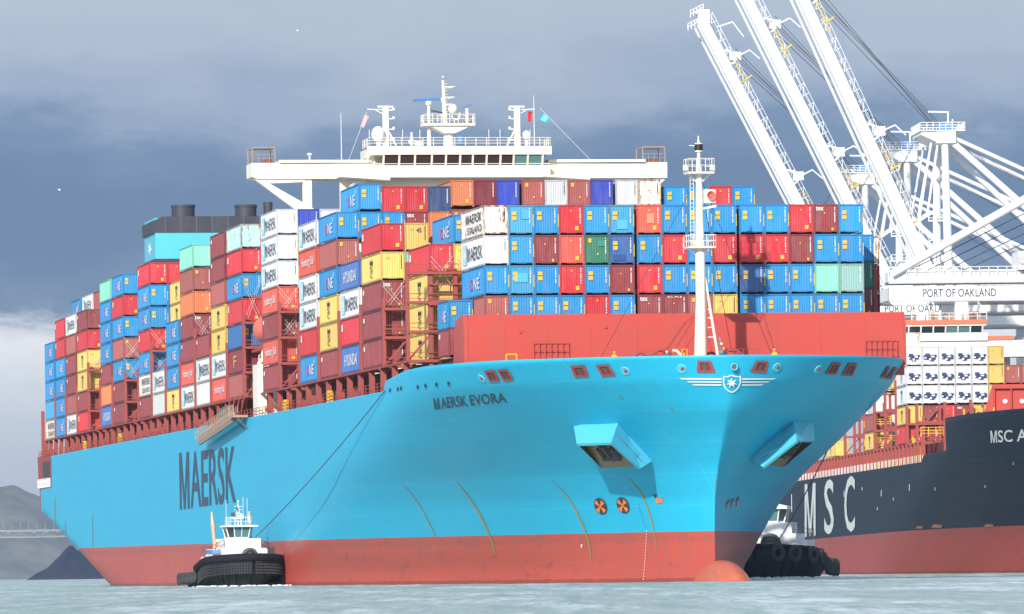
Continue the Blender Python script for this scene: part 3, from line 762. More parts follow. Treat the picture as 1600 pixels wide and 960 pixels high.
# lashing bridges between the bays
def lash(j, tiers, v0=-23.5, v1=23.5):
    t = tfront(j)-1.15; mb = MB(); top = ZB+tiers*HT+1.0
    ks = [-23.45]+[vcol(k)-.05 for k in range(1, 19)]+[23.6]
    for i, v in enumerate(ks):
        if v < v0-.1 or v > v1+.2: continue
        mb.bar((v, t, 21.9), (v, t, top if i == 0 else top-.9), .34, .5)
    for i in range(tiers+1):
        z = ZB+i*HT-.25 if i else 21.8
        mb.box(v0, v1, t-.55, t+.55, z, z+.28)
        mb.box(v0, v1, t-.58, t-.52, z+.95, z+1.02); mb.box(v0, v1, t-.58, t-.52, z+.5, z+.56)
    for v in (v0, v0+4.9):
        mb.bar((v, t, ZB-.1), (v+2.45, t, ZB+HT-.2), .2)
    return mb
for j in range(1, 24):
    if j in (8,): continue
    tr = {1: 3, 2: 2, 20: 3, 17: 2, 15: 3, 7: 3, 12: 3, 9: 3}.get(j, 2)
    sp('lashing_bridge', lash(j, tr), m_deckred)
m_rodm = paint('rod_grey', (.45, .44, .42), vary=0)
# lashing rods crossing on visible container ends
def rods(j, k0, k1, z0, z1):
    mb = MB(); t = tfront(j)-.25
    for k in range(k0, k1+1):
        a, b_ = vcol(k)+.1, vcol(k)+CW-.1
        for p, q in ((a, b_), (b_, a)):
            mb.tube((p, t-.6, z0), (q, t, z1), .028, n=4); mb.tube((p+.35*(1 if q > p else -1), t-.6, z0), (q, t, z1-.5), .028, n=4)
    return mb
for j, k0, k1, a, b_ in ((2, 0, 0, 2, 3.0), (7, 0, 0, 3, 4.0), (7, 0, 0, 2, 3), (9, 0, 0, 3, 4.9), (12, 0, 0, 2.9, 4), (15, 0, 1, 3.0, 4), (15, 0, 0, 2, 3), (17, 0, 0, 3, 4.0), (17, 0, 0, 2, 3), (20, 0, 0, 3, 4), (1, 1, 3, 2.6, 3.6)):
    sp('lashing_rod', rods(j, k0, k1, ZB+a*HT, ZB+b_*HT-.1), m_rodm)
# extra red frame standing before the yellow stacks near the bow
fr = MB(); t = tfront(1)-1.2
for v in (-21.2, -18.7, -16.3): fr.bar((v, t, 19.6), (v, t, ZB+3.1*HT), .38, .5)
for z in (ZB+2.0*HT, ZB+2.55*HT, ZB+.9*HT): fr.box(-21.4, -16.2, t-.5, t+.1, z, z+.14)
fr.box(-21.4, -16.2, t-.6, t+.5, ZB+2.0*HT-.4, ZB+2.0*HT)
fr.rail([(-23.4, tfront(2)-1.6, ZB+1.05*HT), (-21.2, tfront(2)-1.6, ZB+1.05*HT)], 1.0, .05, 1.2, 3)
sp('lashing_frame', fr, m_deckred)
# stern fittings: mooring deck opening at the quarter
m_hole0 = paint('dark_recess', (.03, .015, .015), vary=0)
st = MB(); st.box(-24.0, 24.0, 349.5, 350.3, 12, 19.1)
sp('stern_wall', st, m_deckred)
sf = MB(); sf.bar((-23.3, 351, 19.0), (-23.3, 351, 26.5), .5); sf.bar((-23.3, 345.8, 19.0), (-23.3, 351.0, 22.0), .4); sf.bar((-23.4, 345.4, 19), (-23.4, 345.4, 22), .5); sf.rail([(-24, 331, 19.2), (-24, 351, 19.2)], 1.1, .06, 2, 3)
sp('stern_frame', sf, m_deckred)
sr = MB(); vs = [(-24.16, 333, 14.7), (-24.16, 350.5, 14.7), (-24.16, 351.5, 19.6), (-24.16, 333, 19.3)]; sr.add(vs, [(0, 1, 2, 3)]); so_ = sp('mooring_deck_recess', sr, m_deckred)
sr = MB(); sr.box(-24.22, -24.18, 335, 344, 15.6, 18.6); sp('recess_opening', sr, m_hole0, so_)
sr = MB(); sr.rail([(-24.3, 333.5, 14.8), (-24.3, 350, 14.8)], 1.3, .09, 1.6, 2); sp('recess_rail', sr, m_white, so_)
def patch_pts(H, c4, side, a, b, off):     # c4: bottom-left, bottom-right, top-right, top-left as (t, z)
    t = (1-a)*(1-b)*c4[0][0]+a*(1-b)*c4[1][0]+a*b*c4[2][0]+(1-a)*b*c4[3][0]; z = (1-a)*(1-b)*c4[0][1]+a*(1-b)*c4[1][1]+a*b*c4[2][1]+(1-a)*b*c4[3][1]
    return H.surf(t, z, side, off)[0]
def hull_shape(H, root, name, vs, fs, px4, side, mat, off=.05, label=None, maxlen=.07):
    c4 = [H.ray(x, y, side) for x, y in px4]
    vs, fs = subdiv(vs, fs, maxlen)
    me = bpy.data.meshes.new(name); me.from_pydata([patch_pts(H, c4, side, a, b, off) for a, b in vs], [], fs); me.update()
    o = obj(name, me, mat, root)
    if label: o['label'] = label
    return o
def hull_text(H, root, s, px4, side, mat, off=.05): vs, fs = text_mesh(s, .012); return hull_shape(H, root, 'lettering', vs, fs, px4, side, mat, off, maxlen=.06)
sq4 = ([(0, 0), (1, 0), (1, 1), (0, 1)], [(0, 1, 2, 3)])
m_let = paint('grey_blue_lettering', (.014, .045, .10), vary=0, dirt=.3)
# big name amidships, drawn as tall condensed strokes
def stroke_text(strokes, w):
    vs = []; fs = []
    for (x0, y0, x1, y1, ww) in strokes:
        o = len(vs); vs += [(x0-ww/2, y0), (x0+ww/2, y0), (x1+ww/2, y1), (x1-ww/2, y1)]; fs.append((o, o+1, o+2, o+3))
    return vs, fs
hull_text(H1, ship, 'AERSK', [(298.5, 795), (369, 786), (368, 696), (297, 706)], -1, m_let)
hull_shape(H1, ship, 'lettering', *letter_m(), [(281.5, 797), (296.5, 795), (295.5, 706), (280, 708)], -1, m_let, maxlen=.2)
hull_text(H1, ship, 'MAERSK EVORA', [(680, 640.5), (793, 629), (789, 613.5), (677, 622.5)], -1, m_let)
hull_text(H1, ship, 'MAERSK EVORA', [(1352, 643), (1376, 612), (1381, 604), (1357, 634)], 1, m_let)
# mooring openings in the bulwark: dark red frame round a dark hole
m_hole = paint('dark_hole', (.015, .012, .012), vary=0, dirt=.2)
def opening(px4, side):
    vs = [(0,0),(1,0),(1,1),(0,1),(.2,.2),(.8,.2),(.8,.8),(.2,.8)]; fs = [(0,1,5,4),(1,2,6,5),(2,3,7,6),(3,0,4,7)]
    f = hull_shape(H1, ship, 'mooring_opening', vs, fs, px4, side, m_deckred, .10, maxlen=.4)
    hull_shape(H1, f, 'opening_recess', [(.15,.15),(.85,.15),(.85,.85),(.15,.85)], [(0,1,2,3)], px4, side, m_deckdark, .04, maxlen=.4)
    hull_shape(H1, f, 'fairlead', [(.42,.15),(.62,.15),(.58,.72),(.36,.72)], [(0,1,2,3)], px4, side, m_cyanp if len(str(px4)) % 2 else m_steel, .08, maxlen=.4)
for q in ([(766,596.5),(782,595),(773,577.5),(757,579)], [(788,595),(804,593),(793,576),(777,577.5)], [(899,589.5),(921,587.5),(914,570),(891,571.5)], [(941,588),(963,586.5),(951,568.5),(931,570)],
          [(1089,581.5),(1118,582),(1111,563.5),(1090,563)]):
    opening(q, -1)
for q in ([(1171,581),(1196,582),(1200,564),(1182,563)], [(1288,584),(1305,585),(1314,567),(1300,566)], [(1314,586),(1331,587),(1339,568),(1325,567)], [(1374,590),(1382,591),(1391,573),(1386,572)], [(1383,591.5),(1391,592),(1401,574.5),(1396,573.5)]):
    opening(q, 1)
# round fairleads
def fairlead(px, py, side, r=.42):
    t, z = H1.ray(px, py, side); p, n = H1.surf(t, z, side, .0)
    rot = n.to_track_quat('Y', 'Z').to_matrix().to_4x4()
    a = MB().torus((0, 0, 0), r, .08, 'y', 18, 6); me = a.mesh('mooring_ring'); me.transform(Matrix.Translation(p) @ rot); o = sp('mooring_ring', me, m_cyanp)
    d = MB().tube((0, -.04, 0), (0, .06, 0), r*.92, n=16); me = d.mesh('ring_recess'); me.transform(Matrix.Translation(p) @ rot); sp('ring_recess', me, m_cyanp, o)
    d = MB().tube((-.1, .02, .05), (-.1, .12, .05), r*.42, n=12); me = d.mesh('ring_core'); me.transform(Matrix.Translation(p) @ rot); sp('ring_core', me, m_deckred, o)
for x, y in ((752.5, 591.5), (977, 580), (1065, 576.5)): fairlead(x, y, -1)
for x, y in ((1214, 574.5), (1278, 577.5)): fairlead(x, y, 1)
for x, y in ((610, 610), (622, 608), (627, 607), (653, 604.5), (665, 602.5), (682, 600.5), (701, 599)):
    t, z = H1.ray(x, y, -1); p, n = H1.surf(t, z, -1, .05)
    d = MB().cbox(p, (.1, .6, .35)); o = sp('scupper', d, m_hole)
rg = MB().torus((0, -26.0, 19.75), .3, .07, 'y', 18, 6); o = sp('mooring_ring', rg, m_cyanp); sp('ring_recess', MB().tube((0, -26.0, 19.75), (0, -25.4, 19.75), .29, n=16), m_steel, o)
# emblem: seven-pointed star in a shield with three stripes each side
XC = 1142.8
def split_add(vs, fs, nm, mat, off):    # a shape astride the stem: each vertex goes to its own side
    vs2, fs2 = subdiv([(x*.02, y*.02) for x, y in vs], fs, .035)
    pts = []
    for x, y in vs2:
        X, Y = x/.02, y/.02
        t, z, sd = H1.ray2(X, Y); pts.append(H1.surf(t, z, sd, off)[0])
    me = bpy.data.meshes.new(nm); me.from_pydata(pts, [], fs2); me.update(); return obj(nm, me, mat, ship)
def ringpoly(outer, inner):
    n = len(outer); return outer+inner, [(i, (i+1) % n, n+(i+1) % n, n+i) for i in range(n)]
sh = [(1130, 587), (1136, 587.5), (1143, 585), (1150, 587.5), (1157, 587), (1157.5, 597), (1154, 605), (1149, 610), (1143, 613.5), (1137, 610), (1132, 605), (1129.5, 597)]
inn = [(XC+(x-XC)*.84, 598.5+(y-598.5)*.86) for x, y in sh]
vs, fs = ringpoly(sh, inn); shield = split_add(vs, fs, 'shield_emblem', m_wlet, .10)
star = [(1143+(8.2 if i % 2 == 0 else 3.2)*math.sin(math.pi*i/7), 597.8-(8.2 if i % 2 == 0 else 3.2)*math.cos(math.pi*i/7)) for i in range(14)]+[(1143, 597.8)]
o = split_add(star, [(i, (i+1) % 14, 14) for i in range(14)], 'star', m_wlet, .12); o.parent = shield
for i, (xl, xr) in enumerate(((1062, 1212), (1073, 1203), (1081, 1193))):
    y = 591.5+i*4.6; ya = y+.8
    split_add([(xl, y-1), (1127.5, y-.6), (1127.5, y+1.6), (xl+4, y+1.1)], [(0, 1, 2, 3)], 'stripe', m_wlet, .08)
    split_add([(1159, y-.6), (xr, y-1), (xr-4, y+1.1), (1159, y+1.6)], [(0, 1, 2, 3)], 'stripe', m_wlet, .08)
# bow thruster marks
def thruster(cx, cy, w, hh, side=-1, mat2=m_dlet):
    def disc(r, n=24): return [(cx+w*r*math.cos(2*math.pi*i/n)+(w*.32*r*math.sin(2*math.pi*i/n)), cy+hh*r*math.sin(2*math.pi*i/n)) for i in range(n)]
    d = disc(1.0); o = split_add(d+[(cx, cy)], [(i, (i+1) % 24, 24) for i in range(24)], 'thruster_mark', m_dlet, .06)
    vs = []; fs = []
    for k in range(4):
        a = math.pi/4+k*math.pi/2
        ring = [(cx, cy)]+[(cx+w*.86*math.cos(a+e)+w*.32*.86*math.sin(a+e), cy+hh*.86*math.sin(a+e)) for e in (-.38, 0, .38)]
        b0 = len(vs); vs += ring; fs.append((b0, b0+1, b0+2, b0+3))
    vs += [(cx+w*.22*math.cos(i*math.pi/4), cy+hh*.22*math.sin(i*math.pi/4)) for i in range(8)]; fs.append(tuple(range(len(vs)-8, len(vs))))
    q = split_add(vs, fs, 'cross', m_orange, .11); q.parent = o
thruster(939, 791, 9.8, 13.0); thruster(974, 789.5, 9.8, 13.0)
split_add([(1025.5, 778), (1034, 778), (1037.5, 785), (1027, 786)], [(0, 1, 2, 3)], 'bulb_mark', m_orange, .08)
split_add([(1021, 772.3), (1028, 772.3), (1024.5, 778), (1023.6, 777.6), (1026.3, 773.2), (1021, 773.2)], [(0, 1, 2, 5), (2, 3, 4, 5)], 'bulb_mark', m_dlet, .08)
for i, (x, y) in enumerate(((1133, 781), (1140, 779), (1148, 777))):
    split_add([(x, y+8), (x+1.5, y+8.5), (x+7, y), (x+5, y-1)], [(0, 1, 2, 3)], 'thruster_mark', m_deckred, .08)
    split_add([(x+1, y+14), (x+2.5, y+14.5), (x+5, y+10), (x+3, y+9)], [(0, 1, 2, 3)], 'thruster_mark', m_orange, .08)
# rust and rubbing marks that follow the frames
m_rub = paint('olive_rust_streak', (.30, .25, .06), vary=0, dirt=.6, scale=2, rust=.2)
def streak(pts, w0, w1, mat=m_rub):
    vs = []; n = len(pts)
    for i, (x, y) in enumerate(pts): w = (w0+(w1-w0)*math.sin(math.pi*i/(n-1)))*1.0; vs += [(x-w/2, y), (x+w/2, y)]
    split_add(vs, [(2*i, 2*i+1, 2*i+3, 2*i+2) for i in range(n-1)], 'rub_mark', mat, .05)
streak([(627, 755), (640, 768), (652, 784), (663, 802), (670, 816), (678, 832), (684, 848)], .5, 2.0)
streak([(712, 752), (724, 765), (737, 783), (750, 803), (758, 820), (765, 836), (771, 852), (775, 868)], .8, 3.6)
streak([(863, 752), (876, 763), (889, 779), (900, 797), (910, 818), (917, 836), (922, 856), (925, 880)], .8, 3.2)
streak([(979, 745), (992, 757), (1003, 772), (1012, 793), (1019, 815), (1024, 838), (1027, 862)], .6, 2.6)
for x, a, b_ in ((86, 778, 823), (102, 812, 841), (145, 803, 858)): streak([(x, a), (x, (a+b_)/2), (x, b_)], .3, .9)
streak([(965, 617), (969, 620), (974, 624)], .8, 2.2); streak([(1047, 637), (1050, 640), (1053, 643)], .8, 2.8)
streak([(1118, 741), (1118.3, 752), (1117.5, 765)], .3, 1.4)
for i in range(17):
    y = 906-4.7*i; u = (906-y)/80; x = 1006+7.5*u-2.2*u*u
    split_add([(x-.55, y), (x+.55, y), (x+.55, y-1.7), (x-.55, y-1.7)], [(0, 1, 2, 3)], 'draft_mark', m_wlet, .06)
for i in range(8):
    y = 824-5*i; x = 1009-1.9*i+.05*i*i
    split_add([(x-.5, y), (x+.5, y), (x+.5, y-1.5), (x-.5, y-1.5)], [(0, 1, 2, 3)], 'draft_mark', m_let, .06)
split_add([(908, 851), (911, 850.5), (910, 854), (909, 857)], [(0, 1, 2, 3)], 'draft_mark', m_wlet, .06)
# bulbous bow
m_bulb = paint('worn_bulb_paint', (.50, .085, .06), vary=0, dirt=.75, scale=2.2, stretch=2.5, dcol=(.62, .24, .07), rust=.12)
bl = MB(); bl.ball((0, 0, 0), 1, 1, 36, 24); me = bl.mesh('bulb'); me.transform(Matrix.Translation((0.5, -17.0, -2.6)) @ Matrix.Diagonal((2.5, 10.6, 4.6, 1))); sp('bulbous_bow', me, m_bulb)
# anchor pockets: boxes standing out of the flare, open below, anchor housed inside
def pocket(hullpx, rimpx, side, offs):
    def hp(x, y):
        t, z = H1.ray(x, y, side); return Vector((side*H1.b(t, z), t, z))
    def rp(x, y, ref, d):
        D = H1.world(ref.y, ref.x, ref.z).y-d; w = at(x, y, D); t, v = H1.local(w.x, w.y); return Vector((v, t, w.z))
    A, B_, E, G = [hp(*p) for p in hullpx]
    D_ = rp(*rimpx[0], A, offs[0]); C = rp(*rimpx[1], B_, offs[1]); F = rp(*rimpx[2], E, offs[2])
    back = Vector((0, 1.0, 0)); th = .28
    mb = MB(); 
    def slab(a, b_, c, d):
        n = (b_-a).cross(c-a).normalized(); ctr = (A+E)/2
        if n.dot(ctr-a) < 0: n = -n
        q = [a, b_, c, d]; mb.add(q+[p+n*th for p in q], [(0,1,2,3),(7,6,5,4),(0,4,5,1),(1,5,6,2),(2,6,7,3),(3,7,4,0)])
    slab(A+(A-D_)*.4, B_+(B_-C)*.4, C, D_); slab(B_+(B_-C)*.4, E+(E-F)*.4, F, C)
    o = sp('anchor_pocket', mb, m_cyanp, None)
    fl = MB(); rec = Vector((0, .05, 0))
    g2 = G; m1 = D_.lerp(A, .55); m2 = C.lerp(B_, .55); m3 = F.lerp(E, .45)
    fl.add([m1, m2, m3, g2], [(0, 1, 2, 3)]); sp('pocket_floor', fl, m_brown, o)
    lf = MB(); lf.add([D_, A, G], [(0, 1, 2)]); sp('pocket_side', lf, m_brown, o)
    an = MB(); c = (m1+m2+m3+g2)/4; n = (m2-m1).cross(m3-m1).normalized()
    if n.y > 0: n = -n
    u = (m2-m1).normalized(); w = n.cross(u)
    up = ((m1+m2)/2-(m3+g2)/2).normalized(); base = c+n*.35
    an.bar(base-up*1.3, base+up*1.2, .35); an.bar(base-up*.9-u*1.2, base-up*.9+u*1.2, .55, .5)
    for s_ in (-1, 1): an.bar(base-up*.9+u*s_*1.1, base+up*.7+u*s_*.95, .38); 
    an.torus(tuple(base+up*1.3), .3, .09, 'y'); sp('anchor', an, m_steel, o)
pocket([(896.5, 666.6), (965.6, 661.7), (1018.7, 720.8), (940.8, 732.5)], [(901, 693.5), (955, 691.4), (1001, 732)], -1, (2.0, 3.0, 1.7))
pocket([(1271, 661.5), (1240, 659), (1172.5, 718), (1225, 730)], [(1272.8, 688.8), (1245, 688.8), (1192, 730)], 1, (2.0, 2.6, 1.3))
# foredeck: breakwater, foremast, winches, rails
bw = MB()
prof = [(-3.0, 19.6), (-3.0, 24.75), (-2.1, 25.7), (-1.9, 25.7), (-2.6, 24.6), (-2.6, 19.6)]
bw.prism(prof, -20.7, 21.88, 'x'); me = bw.mesh('breakwater')
bwo = sp('breakwater', me, m_break)
wl_ = MB()
for v in (-17.2, -13, -8.9, -4.4, .4, 5.2, 9.4, 13.6, 18.0): wl_.box(v, v+.06, -3.03, -3.0, 19.7, 24.7)
sp('weld_line', wl_, m_break, bwo)
for v, a_, b_ in ((-7.5, 24.3, 24.6), (2.1, 23.6, 24.0), (-15.8, 23.9, 24.2)): sp('plate_lug', MB().box(v, v+.25, -3.12, -3.0, a_, b_), m_break, bwo)
sd = MB(); sd.prism([(-3.0, 20.4), (-3.0, 24.7), (-2.3, 25.7), (1.8, 25.2), (3.2, 20.4)], -21.15, -20.72, 'x'); sd.prism([(-3.0, 20.6), (-3.0, 24.7), (-2.3, 25.7), (1.8, 25.2), (3.2, 20.6)], 21.9, 22.1, 'x'); sp('breakwater_wing', sd, m_break)
lr = MB()
for v0, v1 in ((-14.6, -11.2), (17.9, 21.0)):
    for i in range(7): lr.tube((v0+(v1-v0)*i/6, -3.5, 19.7), (v0+(v1-v0)*i/6, -3.5, 23.1), .045, n=4)
    for z in (20.8, 21.6, 22.3, 23.1): lr.tube((v0, -3.5, z), (v1, -3.5, z), .045, n=4)
    lr.cbox((v0+1.0, -3.6, 21.2), (.45, .3, .3)); lr.cbox((v0+2.3, -3.6, 21.2), (.45, .3, .3))
sp('ladder_frame', lr, m_break)
mast = MB(); T0 = -13.5; V0 = -.35
mast.tube((V0, T0, 19.6), (V0, T0, 32.0), .50, .46, n=14); mast.tube((V0, T0, 32.0), (V0, T0, 39.0), .42, .28, n=14); mast.bar((V0-.62, T0+.1, 19.6), (V0-.30, T0+.1, 27.5), .2, .3)
fm = sp('foremast', mast, m_cream)
ms = MB()
ms.tube((V0+1.95, T0+.6, 19.6), (V0+.45, T0, 28.6), .15, .12, n=8)
for z in (20.6, 23.0, 23.9, 24.8, 25.6, 26.4, 27.1): ms.bar((V0, T0+.1, z), (V0+1.95-(z-19.6)*.167, T0+.4, z), .09)
sp('mast_brace', ms, m_cream, fm)
def plat(v, t, z, w, name, hgt=1.1):
    p = MB(); p.box(v-w, v+w, t-w*.8, t+w*.8, z, z+.16); p.bar((v-w*.9, t, z), (v, t, z-.9), .12); p.bar((v+w*.9, t, z), (v, t, z-.9), .12)
    p.rail([(v-w, t-w*.8, z+.16), (v+w, t-w*.8, z+.16), (v+w, t+w*.8, z+.16), (v-w, t+w*.8, z+.16), (v-w, t-w*.8, z+.16)], hgt, .038, .9, 2); return sp(name, p, m_cream, fm)
plat(V0, T0, 38.3, 1.25, 'mast_platform', 1.25); plat(V0, T0, 31.3, 1.3, 'mast_platform')
hd = MB(); hd.tube((V0, T0, 38.4), (V0, T0, 40.6), .16, n=8); hd.tube((V0, T0, 40.4), (V0, T0, 41.2), .38, n=12); hd.tube((V0, T0, 41.2), (V0, T0, 41.9), .12, .05, n=6); hd.bar((V0-.9, T0, 41.0), (V0+.4, T0, 40.9), .07); hd.cbox((V0-1.3, T0, 38.9), (.4, .4, .5)); hd.cbox((V0+1.3, T0, 38.9), (.4, .4, .5))
sp('mast_head_light', hd, m_cream, fm)
lb = MB().tube((V0, T0, 40.5), (V0, T0, 41.1), .40, n=12, cap=False); sp('lamp_lens', lb, m_hole, fm)
hn = MB(); hn.bar((V0, T0, 35.0), (V0+1.6, T0, 35.3), .2); hn.cbox((V0+.95, T0-.1, 36.2), (1.1, .5, 1.25)); sp('horn_bracket', hn, m_cream, fm)
hm = MB(); hm.tube((V0+1.0, T0-.75, 36.25), (V0+1.0, T0-.3, 36.25), .42, .12, n=14, cap=False); hm.tube((V0+1.0, T0-.45, 36.25), (V0+1.0, T0-.35, 36.25), .16, n=10); sp('fog_horn', hm, m_salmon, fm)
sty = MB()
for v, t, z in ((-10, -10, 20), (9, -5, 20), (5.2, -3.2, 20)): sty.tube((V0, T0, 38.3), (v, t, z), .03, n=4)
for v, z in ((-4, 21), (-3, 21)): sty.tube((v, T0-3, z), (v+5, T0+10, 25), .02, n=4)
sp('mast_stay', sty, m_rope, fm)
ld = MB()
for s_ in (-.16, .16): ld.tube((V0-.75+s_, T0-.2, 31.4), (V0-.75+s_, T0-.2, 38.2), .03, n=4)
for i in range(18): ld.tube((V0-.91, T0-.2, 31.6+i*.36), (V0-.59, T0-.2, 31.6+i*.36), .025, n=4)
sp('ladder', ld, m_cream, fm)
def winch(v, t):
    w = MB(); w.torus((v, t, 20.7), 1.15, .12, 'y', 24, 6); w.torus((v, t+1.4, 20.7), 1.15, .12, 'y', 24, 6); w.tube((v, t, 20.7), (v, t+1.4, 20.7), .55, n=16)
    for i in range(6): a = i*math.pi/6; w.bar((v-1.1*math.cos(a), t, 20.7-1.1*math.sin(a)), (v+1.1*math.cos(a), t, 20.7+1.1*math.sin(a)), .12)
    w.box(v-2.9, v-1.2, t, t+1.5, 19.6, 21.3); w.torus((v-2.1, t-.1, 21.0), .6, .12, 'y', 18, 6); w.torus((v-3.3, t+.3, 20.7), .55, .12, 'y', 18, 6); w.box(v-4.4, v-2.8, t+.2, t+1.2, 19.6, 20.9); return sp('mooring_winch', w, m_deckred)
winch(-3.9, -12.5); winch(3.2, -11.0)
vt = MB()
for v in (-1.9,):
    pts = [(v-.9+.9*math.cos(a)*1.0, -12, 20.9+.9*math.sin(a)) for a in [i*math.pi/2/6 for i in range(7)]]
    vt.path([(pts[0][0], -12, 19.6)]+pts, .14, 8)
vt.tube((1.9, -12, 19.6), (1.7, -12, 23.0), .10, n=6); vt.cbox((1.7, -12, 21.6), (.7, .4, .25)); vt.cbox((1.75, -12, 22.4), (.45, .3, .2))
sp('vent_pipe', vt, m_cream)
gr = MB(); gr.rail([(2.4, -10.2, 19.7), (6.2, -9.0, 19.7)], 2.3, .045, .6, 4); sp('foredeck_rail', gr, m_deckred)
gy = MB()
for v in (-1.1, -.2): gy.rail([(v, -4, 20), (v+.5, -4, 20)], 2.2, .05, .5, 1)
gy.bar((-17.8, -6.9, 21.75), (-16.8, -6.9, 21.75), .12).bar((-17.8, -6.9, 21.0), (-17.8, -6.9, 21.75), .12).bar((-16.8, -6.9, 21.0), (-16.8, -6.9, 21.75), .12); gy.box(-13.7+9.2, -13.5+9.2, -5, -4.9, 19.6, 20.4)
sp('yellow_gate', gy, m_yellow)
# ---------------------------------------------------------------- superstructure and bridge
tb0, tb1 = tfront(8)-1.4, tfront(8)+10.6          # fore and aft faces
sup = MB(); sup.box(-11.2, 13.2, tb0+.6, tb1, 19.2, 46.4)
sp('accommodation_block', sup, m_cream)
low = MB(); low.box(-23.7, -21.6, tb0+.8, tb1-6, 19.2, 25.3); low.ball((-22.5, tb0+1.1, 26.3), .95, 1.1, 12, 8); low.cbox((-22.2, tb0+1.2, 26.0), (2.0, 1.5, 1.1)); low.box(-23.9, -22.9, tb0+.5, tb0+2.0, 19.2, 24.0)
low.bar((-23.8, tb0+1, 25.3), (-21.6, tb0+1, 27.5), .3); low.rail([(-23.7, tb0+.9, 25.3), (-21.6, tb0+.9, 25.3)], 1, .05, .6, 2)
sp('side_house', low, m_cream)
lbt = MB(); lbt.ball((0, 0, 0), 1, 1, 20, 12); me = lbt.mesh('lifeboat'); me.transform(Matrix.Translation((-22.3, tb0+5.0, 29.4)) @ Matrix.Diagonal((1.35, 4.6, 1.5, 1))); lb_ = sp('lifeboat', me, m_salmon)
dv = MB()
for t in (tb0+1.0, tb0+9): dv.bar((-20.4, t, 27.2), (-20.4, t, 33.0), .35); dv.bar((-20.4, t, 33.0), (-23.2, t, 33.4), .3); dv.tube((-22.4, t, 33.2), (-22.4, t, 30.6), .06, n=4)
dv.box(-23.2, -20.2, tb0+.5, tb0+10, 26.9, 27.2); sp('lifeboat_davit', dv, m_deckred)
hb = MB(); hb.box(-20.2, -11.3, tb0+2.4, tb1-1, 21.9, 34.0); sp('boat_deck_house', hb, m_deckdark)
ZW0, ZW1 = 46.35, 48.15
wing = MB(); wing.prism([(-24.35, ZW0+.25), (-24.35, ZW1), (24.0, ZW1), (24.0, ZW0), (-23.7, ZW0)], tb0, tb0+4.2)
br = sp('bridge_wing', wing, m_cream)
ov = MB(); ov.box(-21.2, -10.6, tb0-.35, tb0+4.4, ZW1+.02, ZW1+.32); ov.box(10.0, 21.4, tb0-.35, tb0+4.4, ZW1+.02, ZW1+.32); ov.box(-24.4, 24.05, tb0-.06, tb0, ZW0+1.0, ZW0+1.06); sp('wing_rail_cap', ov, m_cream, br)
bk = MB()
bk.prism([(-24.0, ZW0), (-23.1, ZW0-.05), (-18.7, 43.8), (-12.5, 40.2), (-11.4, 38.0), (-11.4, 36.8), (-19.0, 42.6)], tb0+.3, tb0+1.1)
for a, b_ in ((-18.4, -17.4), (-14.1, -13.1)): bk.box(a, b_, tb0+.35, tb0+1.05, 38.6 if a > -15 else 43.0, ZW0)
bk.prism([(-23.6, ZW0), (-18.2, ZW0), (-18.2, ZW0-.35), (-22.2, ZW0-.5)], tb0+.25, tb0+1.15)
bk.prism([(24.0, ZW0), (22.5, ZW0), (13, 38.5), (13, 36.8)], tb0+.3, tb0+1.1)
sp('wing_bracket', bk, m_cream, br)
cp = MB()
for a, b_ in ((-14.6, -8.8), (8.9, 14.4)): cp.prism([(a, ZW0+.05), (b_, ZW0-.35), (b_, ZW0-.05), ((a+b_)/2, ZW0+.45)], tb0-2.6, tb0-.02)
sp('canopy', cp, m_cream, br)
we = MB()
for s_, a, b_ in ((-1, -24.2, -21.6), (1, 21.2, 23.8)):
    for v in (a, b_):
        for t in (tb0+.2, tb0+3.8): we.tube((v, t, ZW1), (v, t, ZW1+1.75), .07, n=5)
    we.box(a, b_, tb0+.1, tb0+3.9, ZW1+1.7, ZW1+1.82); we.rail([(a, tb0+.1, ZW1), (b_, tb0+.1, ZW1)], 1.0, .04, .6, 2)
sp('wing_shelter', we, m_tan, br)
rd_ = MB(); rd_.box(-23.0, -21.9, tb0+.3, tb0+1, ZW1, ZW1+.4); rd_.box(21.8, 23.0, tb0+.3, tb0+1, ZW1, ZW1+.4); sp('wing_locker', rd_, m_deckred, br)
# wheelhouse
wh = MB(); wl, wr = -10.5, 10.0; zf, zw0, zw1, zr_ = 46.4, 47.75, 48.95, 49.95; y0_ = tb0-1.4
wh.box(wl, wr, y0_, tb0+8, zf, zw0); wh.box(wl, wr, y0_+.25, tb0+8, zw1, zr_)
wh.prism([(wl-.7, zw1), (wr+.1, zw1), (wr+.1, zr_-.05), (wl-.7, zr_-.05)], y0_-.5, y0_+.3)
wh.box(wl+.5, wr-.5, y0_+2.6, tb0+8, zw0, zw1)
wb = sp('wheelhouse', wh, m_cream, None)
def vpx(x): return -24.4+(x-391)/13.42
wins = [(180,300),(310,420),(440,560),(580,690),(697,805),(815,910),(920,1025),(1035,1145),(1150,1240),(1260,1370),(1378,1490)]
for i, (a, b_) in enumerate(wins):
    va, vb = vpx(560+a/5.333), vpx(560+b_/5.333)
    g = MB(); g.add([(va+.05, y0_+.12, zw0), (vb-.05, y0_+.12, zw0), (vb-.02, y0_-.28, zw1), (va+.02, y0_-.28, zw1)], [(0, 1, 2, 3)])
    sp('window', g, m_glassg if i in (9, 10) else m_glassw, wb)
mu = MB(); edges = [vpx(560+w[0]/5.333)-.08 for w in wins]+[vpx(560+1490/5.333)+.08]
for e in edges: mu.bar((e, y0_+.08, zw0), (e, y0_-.34, zw1), .22, .16)
mu.box(wl, wr, y0_-.02, y0_+.1, zw0+.15, zw0+.22)
sp('window_frame', mu, m_cream, wb)
